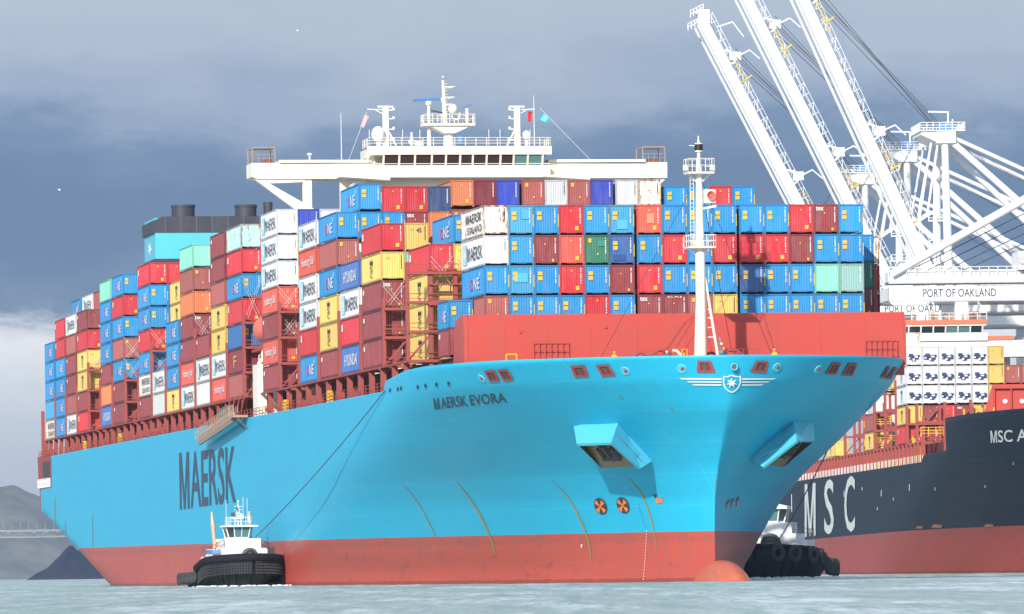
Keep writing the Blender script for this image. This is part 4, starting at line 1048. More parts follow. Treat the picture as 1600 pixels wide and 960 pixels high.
rr = MB(); rr.rail([(wl-.5, tb0+3, zr_), (wl-.5, y0_-.3, zr_), (wr, y0_-.3, zr_), (wr, tb0+3, zr_)], .95, .045, 1.25, 3); rr.rail([(wl-.6, y0_-.2, ZW1), (wl-.6, tb0, ZW1)], 1, .04, .8, 2)
for v in (wl-.45, wl+1.0, wl+3.4, wl+5.4, 2.9, 4.2, 7.7): rr.tube((v, y0_, zr_), (v, y0_, zr_+1.9), .04, n=4)
sp('roof_rail', rr, m_cream, wb)
# radar mast
vc = -1.45; yc_ = tb0+.5
rm = MB(); rm.tube((vc, yc_, zr_), (vc, yc_, 52.4), .62, .5, n=12); rm.prism([(vc-2.3, 52.35), (vc-.6, 51.5), (vc+.6, 51.5), (vc+2.5, 52.35)], yc_-1.0, yc_+1.0); rm.box(vc-3.0, vc+2.9, yc_-1.3, yc_+1.3, 52.35, 52.6)
rm.tube((vc-.35, yc_, 52.6), (vc-.55, yc_, 57.6), .30, .16, n=8); rm.ball((vc-.55, yc_, 58.0), .13)
for z, w in ((56.9, 1.15), (55.7, 1.1), (54.9, .8)): rm.bar((vc-.5, yc_, z-.3), (vc-.5+w, yc_, z), .09); rm.bar((vc-.5, yc_, z), (vc-.3+w, yc_, z), .07)
for i in range(12): rm.bar((vc-.6, yc_-.2, 52.8+i*.4), (vc-.1, yc_-.2, 52.8+i*.4), .05)
rmo = sp('radar_mast', rm, m_cream)
sp('mast_rail', MB().rail([(vc-3, yc_-1.3, 52.6), (vc+2.9, yc_-1.3, 52.6), (vc+2.9, yc_+1.3, 52.6), (vc-3, yc_+1.3, 52.6), (vc-3, yc_-1.3, 52.6)], 1.05, .05, .95, 2), m_cream, rmo)
rp_ = MB(); rp_.tube((vc-2.3, yc_-.3, zr_), (vc-2.3, yc_-.3, 55.0), .24, .16, n=8); rp_.tube((vc-2.3, yc_-.3, 54.8), (vc-2.3, yc_-.3, 55.2), .36, n=10); rp_.tube((vc+2.2, yc_, 52.6), (vc+2.2, yc_, 54.4), .18, n=8); rp_.bar((vc-.8, yc_, 55.6), (vc-.2, yc_, 53.6), .12); rp_.ball((vc+.5, yc_-.3, 54.3), .55, 1.1); rp_.torus((vc+.9, yc_, 53.6), .5, .06, 'y', 14, 5)
sp('radar_post', rp_, m_cream, rmo)
m_radar = paint('radar_blue', (.08, .25, .55), vary=0)
sp('radar_scanner', MB().bar((vc-4.2, yc_-.9, 55.25), (vc-.7, yc_+.3, 55.5), .28, .22), m_radar, rmo)
sp('radar_scanner', MB().bar((vc+1.6, yc_-.2, 54.45), (vc+2.8, yc_+.3, 54.85), .14, .14), m_radar, rmo)
sp('radar_scanner', MB().bar((vc-2.1, yc_-.7, 54.1), (vc-.7, yc_, 53.9), .16, .14), m_steel, rmo)
sp('blue_cover', MB().ball((vc+1.35, yc_-.4, 50.7), .42, 1.3), m_radar, wb)
for v, top, flip in ((-8.75, 54.6, -1), (6.55, 54.6, 1)):
    s_ = MB(); s_.bar((v, yc_, zr_), (v, yc_, top), .62, .6); s_.bar((v-.9, yc_, top), (v+.9, yc_, top), .18); s_.bar((v, yc_, top-.35), (v+2.1*flip, yc_, top-.3), .10); s_.bar((v, yc_, top-1.0), (v+1.2*flip, yc_, top-.35), .08)
    s_.bar((v, yc_, 52.5), (v-1.3*flip, yc_, zr_), .13); s_.bar((v, yc_, 52.5), (v-1.0*flip, yc_, zr_+.4), .10)
    for z in (50.8, 52.0, 53.2, 54.2): s_.bar((v, yc_-.2, z), (v-.9*flip, yc_-.2, z), .10); s_.cbox((v-.9*flip, yc_-.2, z+.12), (.22, .22, .3))
    o = sp('signal_mast', s_, m_cream)
    rdm = MB(); c = (v-.95, yc_-.5, 51.4, .78) if flip < 0 else (v+1.0, yc_-.5, 51.3, .45)
    rdm.ball(c[:3], c[3], 1.2, 16, 10); rdm.tube((c[0], c[1], zr_), (c[0], c[1], c[2]-.6), .2, n=8); sp('radome', rdm, m_white, o)
wp = MB(); wp.tube((8.55, yc_, zr_), (8.55, yc_, 55.9), .055, .03, n=4); wp.tube((-13.9, yc_, ZW1), (-13.9, yc_, 53.9), .055, .03, n=4); wp.tube((-17.5, tb0+1, ZW1), (-17.5, tb0+1, ZW1+1.0), .09, n=6); wp.ball((-17.5, tb0+1, ZW1+1.05), .32, .5)
wp.ball((-6.0, y0_+.3, zr_+.5), .4, 1); wp.tube((-6, y0_+.3, zr_), (-6, y0_+.3, zr_+1.6), .13, n=6); wp.cbox((-5.2, y0_+.3, zr_+.3), (1.0, .5, .5))
sp('whip_antenna', wp, m_white)
hl = MB(); hl.tube((-10.9, yc_, 54.0), (-13.2, yc_, ZW1), .02, n=4); hl.tube((9.2, yc_, 54.5), (15.4, yc_, ZW1), .02, n=4); sp('halyard', hl, m_white)
def flag(name, v, z, w, hh, ang, mat, label, stripes=None):
    ca, sa = math.cos(ang), math.sin(ang); n = 8; vs = []
    for i in range(n+1):
        u = i/n; taper = 1-.25*u
        for q in (-.5, .5):
            x = u*w; y = q*hh*taper; vs.append((v+x*ca-y*sa, yc_-.2+.12*math.sin(u*6), z+x*sa+y*ca))
    mb = MB(); mb.add(vs, [(2*i, 2*i+1, 2*i+3, 2*i+2) for i in range(n)], True); o = obj(name, mb, mat); o.matrix_world = SHIPM; tag(o, label, 'flag'); return o
SHIPM = Matrix.Translation((CX, CD, 0)) @ Matrix.Rotation(PSI, 4, 'Z')
m_red = paint('flag_red', (.65, .02, .03), vary=0); m_cy2 = paint('flag_cyan', (.05, .55, .62), vary=0)
m_fl, t_, b_ = new_mat('striped_flag')
wv = N(t_, 'ShaderNodeTexWave', bands_direction='X'); wv.inputs['Scale'].default_value = 2.2; tcq = N(t_, 'ShaderNodeTexCoord'); t_.links.new(tcq.outputs['Object'], wv.inputs[0])
t_.links.new(ramp(t_, wv.outputs[0], [(.49, (.6, .03, .04)), (.51, (.8, .8, .8))]), b_.inputs['Base Color'])
flag('signal_flag', -10.9, 53.6, 1.5, .55, math.radians(-115), m_fl, 'small red and white striped flag on the left halyard above the bridge')
flag('signal_flag', 8.1, 54.0, 1.15, .5, math.radians(-98), m_red, 'small plain red flag hanging beside the right signal mast')
flag('signal_flag', 9.3, 53.6, 1.1, .8, math.radians(-38), m_cy2, 'small cyan pennant on the line right of the bridge')
# funnel
T1, T2 = 231.5, 243; fu = MB(); fu.box(-20.9, -1.5, T1, T2, 26, 48.7); fn = sp('funnel_casing', fu, m_cyanp)
zt0, zt1_ = 46.85, 49.0
bb = MB(); bb.prism([(-21.2, 46.75), (-21.2, 48.3), (-19.9, 48.9), (-1.3, 48.9), (-1.3, 46.75)], T1-.08, T2+.08); sp('funnel_top_band', bb, m_funblk, fn)
bs = MB(); bs.box(-21.0, -1.4, T1-.06, T2+.06, 42.3, 43.3); sp('funnel_base_band', bs, m_funblk, fn)
lines = MB()
for i in range(9): lines.box(-19.6+i*2.1, -19.5+i*2.1, T1-.13, T1-.09, 46.8, 48.85)
sp('panel_seam', lines, paint('seam_grey', (.12, .12, .15), vary=0), fn)
for v, r in ((-16.6, 1.55), (-8.2, 1.45), (-5.2, .6)):
    s_ = MB(); s_.tube((v, T1+4, 48.8), (v, T1+4, 50.6 if r > 1 else 50.9), r, n=24); s_.tube((v, T1+4, 50.3), (v, T1+4, 50.62 if r > 1 else 51), r*1.06, n=24)
    sp('exhaust_stack', s_, m_funblk, fn)
sg = MB(); pts = []
for i in range(14):
    r = (1.15 if i % 2 == 0 else .42); a = math.pi*i/7; pts.append((-20.95, 237+r*2.2*math.sin(a), 44.9+r*math.cos(a)))
sg.add(pts+[(-20.95, 237, 44.9)], [(i, (i+1) % 14, 14) for i in range(14)]); sp('funnel_star', sg, m_wlet, fn)
# accommodation ladder at the side
g1 = Vector((-25.0, 140, 0)); 
ta, za = H1.ray(327, 689, -1); tb_, zb_ = H1.ray(381, 652, -1)
gw = MB(); P = Vector((-25.3, ta, za)); Q = Vector((-25.3, tb_, zb_)); gw.bar(P, Q, 1.1, .3); gw.bar(P+Vector((0, 0, -.3)), Q+Vector((0, 0, -.3)), .3); gw.box(-25.8, -24.1, tb_-3.5, tb_+.5, zb_-.1, zb_+.15)
gwo = sp('accommodation_ladder', gw, m_tan)
gl = MB(); 
for s_ in (-.5, .5): gl.rail([P+Vector((s_, 0, .1)), Q+Vector((s_, 0, .1))], 1.2, .05, 1.6, 2)
gl.rail([(-25.8, tb_-3.5, zb_+.15), (-25.8, tb_+.5, zb_+.15)], 1.2, .05, 1, 2)
sp('ladder_rail', gl, m_tan, gwo)
sp('ladder_brace', MB().bar((-25.6, tb_-3.3, zb_), (-24.2, tb_-3.3, zb_-1.4), .12).bar((-25.6, tb_-1, zb_), (-24.2, tb_-1, zb_-1.4), .12), m_steel, gwo)
cvr = MB(); tc_, zc_ = H1.ray(341, 662, -1); cvr.ball((-23.0, tc_, 20.6), .9, 1.0, 12, 8); cvr.box(-23.8, -22.2, tc_-2.2, tc_+2.2, 19.3, 20.5); sp('covered_winch', cvr, paint('green_cover', (.03, .16, .12), vary=0))
# sloping brackets above the ladder
bq = MB()
for i in range(4): t = tfront(9)+1+i*4.0; bq.bar((-23.4, t, 20.2), (-23.4, t-3.2, 22.0), .5, .5)
sp('support_bracket', bq, m_deckred)
# ------------------------------------------------------------------ the dark ship at the quay
m_hull2 = hull_mat('dark_navy_hull_paint', (.009, .021, .042), (.40, .075, .065), 6.5, -.0035, streak=.25, grime=.35, low2=(.26, .10, .09), run=.12, rough=.5, spec=.08)
s2 = empty('dark_container_ship', (83, 927, 0), .055); tag(s2, 'dark navy container ship with red waterline moored behind, cut off at right', 'ship')
def q(name, mb, mat, parent=None):
    return cobj(name, mb, mat, parent or s2)
me, _ = hull_mesh(H2, -49.5, [-46.5, -40, -32, -24, -22, -16, -8, 0, 10, 20, 30, 42, 55, 70, 90, 120, 160, 200], 210, 14.5)
q('hull', me, m_hull2)
def H2ray(px4, s): return hull_text(H2, s2, s, px4, -1, m_wlet2, .08)
m_wlet2 = paint('worn_white_lettering', (.72, .73, .72), vary=0, dirt=.35, scale=1.5)
def big(ch, x0, x1, yb0, yb1, yt1, yt0): hull_text(H2, s2, ch, [(x0, yb0), (x1, yb1), (x1, yt1), (x0, yt0)], -1, m_wlet2, .08)
hull_shape(H2, s2, 'lettering', *letter_m(), [(1258, 839.5), (1275, 837), (1275, 754.5), (1258, 757)], -1, m_wlet2, .08, maxlen=.2); big('S', 1288.5, 1303.5, 835.5, 834, 748.5, 750.5); big('C', 1320, 1336.5, 832.5, 830.5, 743, 745)
hull_text(H2, s2, 'MSC A', [(1549, 692), (1606, 689), (1606, 670), (1548, 673)], -1, m_wlet2, .08)
for x, y in ((1347, 764), (1377, 771), (1421, 762), (1396, 780), (1371, 795), (1461, 764), (1539, 760), (1319, 772), (1583, 724)):
    vs = [(0, 0), (1, .05), (1, 1), (.2, 1)]
    w = 1.3; h_ = 5 if x in (1377, 1421, 1319) else 2.4
    hull_shape(H2, s2, 'hull_mark', vs, [(0, 1, 2, 3)], [(x, y+h_), (x+w, y+h_), (x+w, y-h_), (x, y-h_)], -1, m_wlet2, .08, maxlen=.5)
m_scr = paint('orange_scrape', (.35, .12, .05), vary=0, dirt=.6, rust=.4)
for x, y, w, h_ in ((1437, 824, 12, 4), (1464, 822, 18, 6), (1545, 821, 16, 5)):
    hull_shape(H2, s2, 'rust_scrape', [(0, .1), (.9, 0), (1, .8), (.3, 1)], [(0, 1, 2, 3)], [(x-w/2, y+h_/2), (x+w/2, y+h_/2), (x+w/2, y-h_/2), (x-w/2, y-h_/2)], -1, m_scr, .06, maxlen=.3)
q('main_deck', deck(H2, -46, 200, 16.2), m_deckred); q('foredeck', deck(H2, -98, -47, 21.0), m_deckred)
p2 = MB().box(-.3, .3, -.3, .3, 0, 3.2).mesh('pillar'); 
for i in range(42): o = inst('pillar', p2, m_deckred, s2); o.location = (-23.6, -20.6+i*4.8, 16.2)
wp2 = MB()
for i in range(84): wp2.box(-23.75, -23.65, -21+i*2.4, -19.9+i*2.4, 16.3, 17.5)
q('white_side_panel', wp2, m_white, None)['kind'] = 'stuff'
q('side_beam', MB().box(-23.7, -23.1, -21, 180, 19.2, 19.45), m_deckred); q('hatch_coaming', MB().box(-20.5, 20, -40, 180, 16.3, 19.4), m_deckdark)
yr = MB(); yr.rail([(-23.7, -21, 16.3), (-23.7, 60, 16.3)], 1.2, .05, 2.4, 2); yr.rail([(-23.3, -16, 20.3), (-20, -16, 20.3)], 1.3, .08, 1, 3); yr.rail([(-23.4, -18, 17.4), (-23.4, -6, 19)], 1.5, .1, 1.5, 3)
for t in (14, 28.6, 43, 57): yr.rail([(-23.6, t-1, 20.3), (-20.8, t-1, 20.3)], 1.1, .07, .9, 3); yr.rail([(-23.6, t-1, 23.2), (-20.8, t-1, 23.2)], 1.1, .07, .9, 3)
q('yellow_rail', yr, m_yellow)
for i, t in enumerate([-36, -26, -12.8, 1.3-1.9, 13.2, 27.6, 42, 56.4, 70.8, 85.2]):
    mb = MB(); v0 = -23.5 if t > -20 else (-21 if t > -30 else -18.5); z0 = 16.2 if t > -50 else 20
    top = 23.6 if t < 1 else 28.0
    for k in range(0, 8): mb.bar((v0+k*2.46*(2 if t < -8 else 1), t, z0), (v0+k*2.46*(2 if t < -8 else 1), t, top+(1.5 if k % 2 == 0 else 0)), .42, .5)
    for z in ((19.4, 22.3) if t < 1 else (19.4, 22.3, 25.2, 28)): mb.box(v0, 8, t-.5, t+.5, z, z+.32)
    for k in range(0, 6, 2): mb.bar((v0+k*2.46, t, 19.6), (v0+(k+2)*2.46, t, 22.3 if t < -8 else 25.2), .22)
    q('lashing_bridge', mb, m_deckred)
m_break2 = paint('second_breakwater_red', (.50, .06, .045), vary=0, dirt=.3, rust=.1)
b2 = MB(); b2.prism([(-18.9, 21), (-17.2, 26.5), (16, 27.1), (16, 21)], -50, -49.4)
for i in range(12): b2.box(-17.1+i*2.4, -16.9+i*2.4, -50.5, -50, 21.2, 26.3)
b2.box(-17.2, 16, -50.6, -50, 26.2, 26.8); b2o = q('breakwater', b2, m_break2)
wn = MB()
for i in range(5):
    for z in (24.4, 22.0): wn.tube((-15.4+i*2.4, -50.15, z), (-15.4+i*2.4, -50.03, z), .33, n=12)
wn.box(-16.2, -14.9, -50.6, -50.1, 21.3, 22.6); q('round_plate', wn, m_white, b2o)
yl = MB(); yl.rail([(-12.0, -50.7, 21.5), (-10.4, -50.7, 21.5)], 4, .09, .8, 6); q('yellow_ladder', yl, m_yellow)
ch2 = MB()
for t, v in ((-49.5, -21.5), (-54, -19.5), (-55, -18)): ch2.bar((v, t, 20.5), (v+.3, t-.2, 23.4), .2)
q('fairlead_frame', ch2, m_yellow)
# containers on the dark ship
G7 = 'white refrigerated containers on the dark ship'; G8 = 'dry containers on the dark ship'
def unit_mesh(seed):
    rnd = random.Random(seed); mb = MB(); y = -.10
    dx = rnd.uniform(-.15, .15); mb.cbox((dx, y, 1.25), (rnd.uniform(1.5, 1.8), .16, rnd.uniform(.45, .65))); mb.cbox((-.45, y-.05, 1.45), (rnd.uniform(.6, .8), .14, .7)); mb.cbox((rnd.uniform(-.1, .4), y-.02, .95), (rnd.uniform(.5, .9), .14, .45)); mb.tube((-.4, y-.16, 1.45), (-.4, y-.05, 1.45), .33, n=10); mb.cbox((.75, y, 1.5), (.35, .1, .25)); return mb.mesh('cooling_unit')
UMS = [unit_mesh(i) for i in range(5)]
um2 = MB().cbox((.35, -.2, 1.3), (.5, .06, .2)).cbox((-.05, -.2, .9), (.3, .06, .3)).cbox((-.75, -.2, 1.15), (.3, .06, .2)).mesh('unit_panel')
def c2(c, k, t, z, label, group, side=True, v=None, L=40, reefer=False, **kw):
    v = (-23.5+2.485*k+CW/2) if v is None else v
    p = H2.world(t, v, z); r = container(c, p.x, p.y, p.z, .055, label, group, side=side, L=L, front=not reefer, **kw)
    if reefer: u = inst('cooling_unit', random.choice(UMS), m_navy, r); inst('unit_panel', um2, m_crane, u)
    return r
Z2 = 19.55; H2T = 2.90
for i in range(3):
    for k in range(5):
        c2('W', k, 0, Z2+(2+i)*H2T+.1, f'white container with navy cooling unit, {["lower", "middle", "upper"][i]} row, {NTH[k]} from left, dark ship', G7, side=(k == 0), txt='Y' if i < 2 else 'N', reefer=True)
for i, (k, c) in enumerate(((0, 'Y'), (1, 'M'), (2, 'R'), (3, 'M'), (4, 'Y'))):
    c2(c, k, 0, Z2+H2T, f'{LOOK[c]} container under the {NTH[i]} white cooling unit column, dark ship', G8, side=(k == 0), ftxt='tex' if k == 3 else None)
c2('R', 0, 0, Z2, 'bright red container at the bottom of the near corner stack, dark ship', G8)
for k, c in ((1, 'M'), (2, 'm')): c2(c, k, 0, Z2, f'{LOOK[c]} container behind red lashing frame, lowest row, {NTH[k]} from left, dark ship', G8, side=False)
for k, i, c in ((5, 4, 'Y'), (5, 3, 'Y'), (6, 3, 'm'), (7, 3, 'm'), (5, 2, 'Y'), (6, 2, 'm'), (7, 2, 'R'), (8, 3, 'Y')):
    c2(c, k, 0, Z2+i*H2T+.1, f'{LOOK[c]} container right of white cooling units, {ORD[i]}, {NTH[k-5]} column, dark ship', G8, side=False)
for j, i, c in ((1, 4, 'Y'), (1, 3, 'Y'), (2, 4, 'Y'), (2, 3, 'Y')):
    for k in (0, 1): c2(c, k+(j == 2), j*14.4+.6, Z2+i*H2T, f'yellow container, {ORD[i]}, {["outer", "inner"][k]} one in {["", "second", "third"][j]} bay of dark ship', G8, side=(k == 0))
for j, i, c in ((3, 1, 'm'), (3, 0, 'Y'), (7, 0, 'Y'), (5, 0, 'Y'), (6, 1, 'm'), (4, 1, 'Y'), (1, 1, 'm'), (1, 0, 'Y'), (2, 0, 'Y')):
    k = 0 if j in (3, 7) else 2
    c2(c, k, j*14.4+.6, Z2+i*H2T, f'{LOOK[c]} container, {ORD[i]}, low in {NTH[j]} bay behind red frames, dark ship', G8, side=(k == 0))
c2('S', 1, 22, Z2+5*H2T+.2, 'tan container just above the top row of white cooling units', G8, side=False, L=20)
# its bridge
b2m = MB(); TB = 46; X0, X1 = -27, 24
b2m.box(X0, X1, TB, TB+6, 34.0, 36.6); b2m.box(-26, -5.0, TB-.4, TB+8, 36.6, 37.85)
sb = q('bridge_house', b2m, m_white)
b3 = MB(); b3.box(-26, -5.3, TB-1, TB+8, 38.9, 39.15); b3.box(-25.5, -5.6, TB+.8, TB+8, 37.85, 38.9); q('bridge_cabin', b3, m_white, sb)
b4 = MB(); b4.box(-26.2, -5.2, TB-1.15, TB+8, 39.15, 39.85); b4.box(-5.0, -.8, TB-.2, TB+5, 36.65, 37.3); q('orange_stripe', b4, paint('stripe_orange', (.72, .18, .09), vary=0, dirt=.1), sb)
b5 = MB()
for i in range(10):
    a = -25.2+i*1.95
    gm = MB(); gm.add([(a, TB-.4, 37.85), (a+1.62, TB-.4, 37.85), (a+1.62, TB-.8, 38.9), (a, TB-.8, 38.9)], [(0, 1, 2, 3)]); q('window', gm, m_glassg if i in (7, 8) else m_glass, sb)
for i in range(11): b5.bar((-25.35+i*1.95, TB-.4, 37.8), (-25.35+i*1.95, TB-.9, 38.95), .22)
b5.rail([(-26, TB-1, 39.85), (-5.2, TB-1, 39.85)], 1.1, .06, 1.5, 2)
q('bridge_frame', b5, m_white, sb)
clt = MB(); rnd = random.Random(5)
for i in range(26): x = rnd.uniform(-26, -6); clt.cbox((x, TB+2, 40.4), (rnd.uniform(.2, 1.2), .6, rnd.uniform(.6, 1.8)))
q('roof_equipment', clt, m_tan)
wg = MB(); wg.prism([(2.2, 34.6), (2.2, 36.9), (24, 36.9), (24, 35.0)], TB+6.1, TB+9)
for a, b_ in ((-2.6, -.6), (4.4, 5.8), (10.6, 11.8)): wg.box(a, b_, TB+6.2, TB+8.8, 26, 34.7)
wg.prism([(3, 26), (13, 34.6), (15, 34.6), (5, 26)], TB+6.3, TB+8.6); wg.box(-23, -2.7, TB+1, TB+9, 17, 34.0)
q('wing_support', wg, m_white, sb)

# ------------------------------------------------------------------ harbour tugs
m_tyre = paint('tyre_rubber', (.035, .036, .042), rough=.8, dirt=.5, scale=3, vary=0, dcol=(.08, .08, .08))
def tug(name, X, Y, rz, label, tires):
    r = empty(name, (X, Y, 0), rz); tag(r, label, 'tugboat')
    def part(nm, mb, mat, par=None): return cobj(nm, mb, mat, par or r)
    B_ = 5.6; Lh = 24
    def half(t, z):       # t from bow 0 to stern 24
        f = (1-(1-min(1, t/6.5))**2.4)**.62 if t < 6.5 else 1
        e = 1-max(0, (t-18)/6)**2*.25
        k = lerp(z, [-1, 0, 1.6, 3], [.55, .68, .93, 1.0]); return B_*f*e*k
    def sheer(t): return lerp(t, [0, 5, 11, 24], [3.4, 3.0, 1.9, 1.7])
    def bow(z): return lerp(z, [-1, 0, 1.6, 3], [3.4, 2.2, .5, 0])
    rows = []
    for w in (-.3, 0, .15, .3, .45, .6, .8, 1):
        row = []
        for sd in (-1, 1):
            pts = []
            for i in range(31):
                u = (i/30)**1.5; z = w*sheer(u*Lh); t = bow(z)+(Lh-bow(z))*u; pts.append((sd*half(t-bow(z), z), t, z))
            row.append(pts)
        rows.append(row)
    mb = MB()
    for s_ in (0, 1):
        vs = [p for rr_ in rows for p in rr_[s_]]; mb.add(vs, [(j*31+i, j*31+i+1, (j+1)*31+i+1, (j+1)*31+i) for j in range(7) for i in range(30)], True)
    vs = [rr_[0][-1] for rr_ in rows]+[rr_[1][-1] for rr_ in rows]; mb.add(vs, [(j, j+1, 9+j, 8+j) for j in range(7)])
    top = rows[-1]; vs = [p for a in zip(top[0], top[1]) for p in a]; vs = [(x, y, z-.15) for x, y, z in vs]; mb.add(vs, [(2*i, 2*i+1, 2*i+3, 2*i+2) for i in range(30)])
    hl_ = part('hull', mb, m_tughull)
    rib = MB()
    for i in range(-7, 8):
        t = abs(i)/7*5.5; z0 = .2; p = Vector(((1 if i > 0 else -1)*half(t, z0) if i else 0, t+bow(z0)-.05, z0)); z1 = 1.7; p1 = Vector(((1 if i > 0 else -1)*half(t, z1) if i else 0, t+bow(z1)-.1, z1)); rib.bar(p, p1, .10)
    part('fender_rib', rib, m_black, hl_)
    def rimpt(t, sd, z, out=0): return Vector((sd*(half(t, 3)+out*.9), t-out*max(0, 1-t/4), z))
    tt = [0, .15, .4, .8, 1.4, 2.1, 3, 4, 5.2, 6.5, 8, 9.5]
    if not tires:
        fb = MB()
        pts = [rimpt(t, -1, sheer(t)+.15, .25) for t in tt[::-1]]+[rimpt(t, 1, sheer(t)+.15, .25) for t in tt[1:]]
        fb.path(pts, .52, 12)
        for p in pts: fb.ball(p, .52, 1, 12, 8)
        part('bow_fender', fb, m_black)
        mt = MB()      # mesh mat of small rubber blocks
        for k in range(5):
            z = -1.72+k*.34
            for sd in (-1, 1):
                prev = None
                for i in range(30):
                    t = 8*(i/29)**1.6; p = rimpt(t, sd, sheer(t)+z, .34-abs(k-2)*.02)
                    if prev is not None and i % 1 == 0:
                        c = (p+prev)/2; mt.cbox(c, (max(.12, abs(p.x-prev.x)*.62), max(.12, abs(p.y-prev.y)*.62), .22))
                    prev = p
        part('fender_mat', mt, m_tyre)
        und = MB(); n = len(tt)
        for sd in (-1, 1):
            vs = [rimpt(t, sd, sheer(t)-.1, .18) for t in tt]+[rimpt(t, sd, sheer(t)-1.8, .12) for t in tt]; und.add(vs, [(i, i+1, n+i+1, n+i) for i in range(n-1)], True)
        part('fender_backing', und, m_tughull)
        tl = [(t, sd) for t in (10.5, 12.2, 13.9, 15.6, 17.3, 19, 20.7, 22.3) for sd in (-1, 1)]
    else:
        fb = MB(); pts = [rimpt(t, -1, sheer(t)+.0, .15) for t in tt[::-1]]+[rimpt(t, 1, sheer(t)+.0, .15) for t in tt[1:]]; fb.path(pts, .22, 10); part('bow_fender', fb, m_black)
        tl = [(t, sd) for t in (.25, 1.2, 3.2, 5.4, 8, 10.5, 12.5, 14.5, 17, 19.5, 22) for sd in (-1, 1)]
    for t, sd in tl:
        p = rimpt(t, sd, sheer(t)-.75, .62 if tires else .30); nrm = Vector((sd*1.0, -max(0, 1.3-t*.25), 0)).normalized()
        me = MB().torus((0, 0, 0), .68 if tires else .52, .30 if tires else .26, 'y', 18, 8).mesh('tyre_fender'); 
        o = part('tyre_fender', me, m_tyre); o.location = p; o.rotation_euler = (0, 0, math.atan2(nrm.y, nrm.x)+math.pi/2)
    # deckhouse
    dh = MB(); dh.prism([(-3.3, 4.6), (3.3, 4.6), (2.9, 15.5), (-2.9, 15.5)], 1.8, 4.7, 'z'); dh.prism([(-2.7, 5.8), (2.7, 5.8), (2.4, 12.5), (-2.4, 12.5)], 4.7, 5.9, 'z')
    for sd in (-1, 1): dh.prism([(sd*3.3, 4.6), (sd*4.4, 5.6), (sd*4.5, 12), (sd*3.2, 14)], 1.8, 3.7 if sd < 0 else 4.0, 'z')
    part('deckhouse', dh, m_white)
    w0, w1, z0, z1 = 1.55, 1.95, 5.9, 7.35
    def ring(s_, z): return [(-s_*.62, 6.3-(s_-1.5)), (s_*.62, 6.3-(s_-1.5)), (s_, 7.4), (s_, 9.4), (-s_, 9.4), (-s_, 7.4)]
    r0, r1 = ring(w0, z0), ring(w1, z1)
    base = MB(); n = 6; base.add([(x, y, z0-.02) for x, y in r0]+[(x*.99, y, z0+.18) for x, y in r0], [(i, (i+1) % n, n+(i+1) % n, n+i) for i in range(n)])
    for (a, b_) in zip(r0, r1): base.bar((a[0], a[1], z0), (b_[0], b_[1], z1), .13)
    base.bar((0 if tires else -.01, r0[0][1], z0), (0 if tires else -.01, r1[0][1], z1), .09)
    base.box(-2.2, 2.2, 5.3, 9.9, z1, z1+.2); wo_ = part('wheelhouse', base, m_white)
    for i in range(n):
        a, b_, c_, d_ = r0[i], r0[(i+1) % n], r1[(i+1) % n], r1[i]; g = MB(); g.add([(a[0], a[1], z0+.15), (b_[0], b_[1], z0+.15), (c_[0], c_[1], z1-.03), (d_[0], d_[1], z1-.03)], [(0, 1, 2, 3)]); part('window', g, m_glassg if i == 0 else m_glass, wo_)
    for sd in (-1, 1):
        if tires: continue
        ex = MB(); ex.tube((sd*2.55, 11.5, 4.7), (sd*2.7, 11.9, 7.6), .30, .36, n=12); ex.tube((sd*2.7, 11.9, 7.6), (sd*2.78, 12.2, 9.3), .36, .16, n=12); part('exhaust_stack', ex, m_exh)
    mm = MB(); zt_ = z1+.2; mm.tube((0, 8, zt_), (0, 8, 10.6), .10, .05, n=6); mm.bar((-.55, 8, zt_), (0, 8, 10.2), .08); mm.bar((.55, 8, zt_), (0, 8, 10.2), .08); mm.box(-1.0, 1.0, 7.6, 8.5, 8.35, 8.45); mm.rail([(-1.6, 6.8, zt_), (1.6, 6.8, zt_), (1.6, 9.2, zt_), (-1.6, 9.2, zt_), (-1.6, 6.8, zt_)], 1.0, .04, .8, 2)
    for x, z in ((-1.6, 10.7), (1.5, 10.9), (.9, 11.1)): mm.tube((x, 8.6, zt_), (x, 8.6, z), .03, n=4)
    for z in (9.0, 9.5, 9.9): mm.bar((-.6, 7.9, z), (.6, 7.9, z), .06)
    mm.ball((0, 7.9, 10.5), .16); mm.ball((-.5, 7.8, 8.75), .28); mm.cbox((.45, 7.8, 8.7), (.5, .3, .35))
    if tires: mm = MB().prism([(-2.2, 7.5), (0, 8.1), (2.2, 7.6)], 6, 9).tube((2.4, 8, 7), (2.4, 8, 8.9), .03, n=4)
    part('mast', mm, m_white)
    ms_ = MB(); ms_.cbox((-.9, 7.4, 8.9), (.5, .2, .5)); ms_.cbox((.9, 7.4, 8.3), (.4, .3, .3)); ms_.tube((-.3, 7.6, 9.4), (-.3, 7.6, 9.9), .10, n=6); (part('mast_light', ms_, m_steel) if not tires else None)
    wn_ = MB(); wn_.torus((.5, 3.3, 3.6), .95, .22, 'y', 20, 7); wn_.torus((.5, 4.0, 3.6), .95, .22, 'y', 20, 7); wn_.tube((.5, 3.3, 3.6), (.5, 4.0, 3.6), .6, n=12); wn_.cbox((-.9, 3.6, 3.2), (1.2, .8, 1.0)); wn_.cbox((1.9, 3.6, 3.2), (.9, .8, 1.0)); part('winch', wn_, m_steel)
    rl_ = MB(); rl_.rail([(-2.7, 5.6, 4.75), (-4.3, 7, 4.0), (-4.4, 12, 4.0)], 1.0, .04, .9, 2); rl_.rail([(2.7, 5.6, 4.75), (4.3, 7, 4.2), (4.4, 12, 4.2)], 1.0, .04, .9, 2); rl_.tube((3.0, 5.2, 4.7), (3.0, 5.2, 5.6), .08, n=6); part('deck_rail', rl_, m_steel)
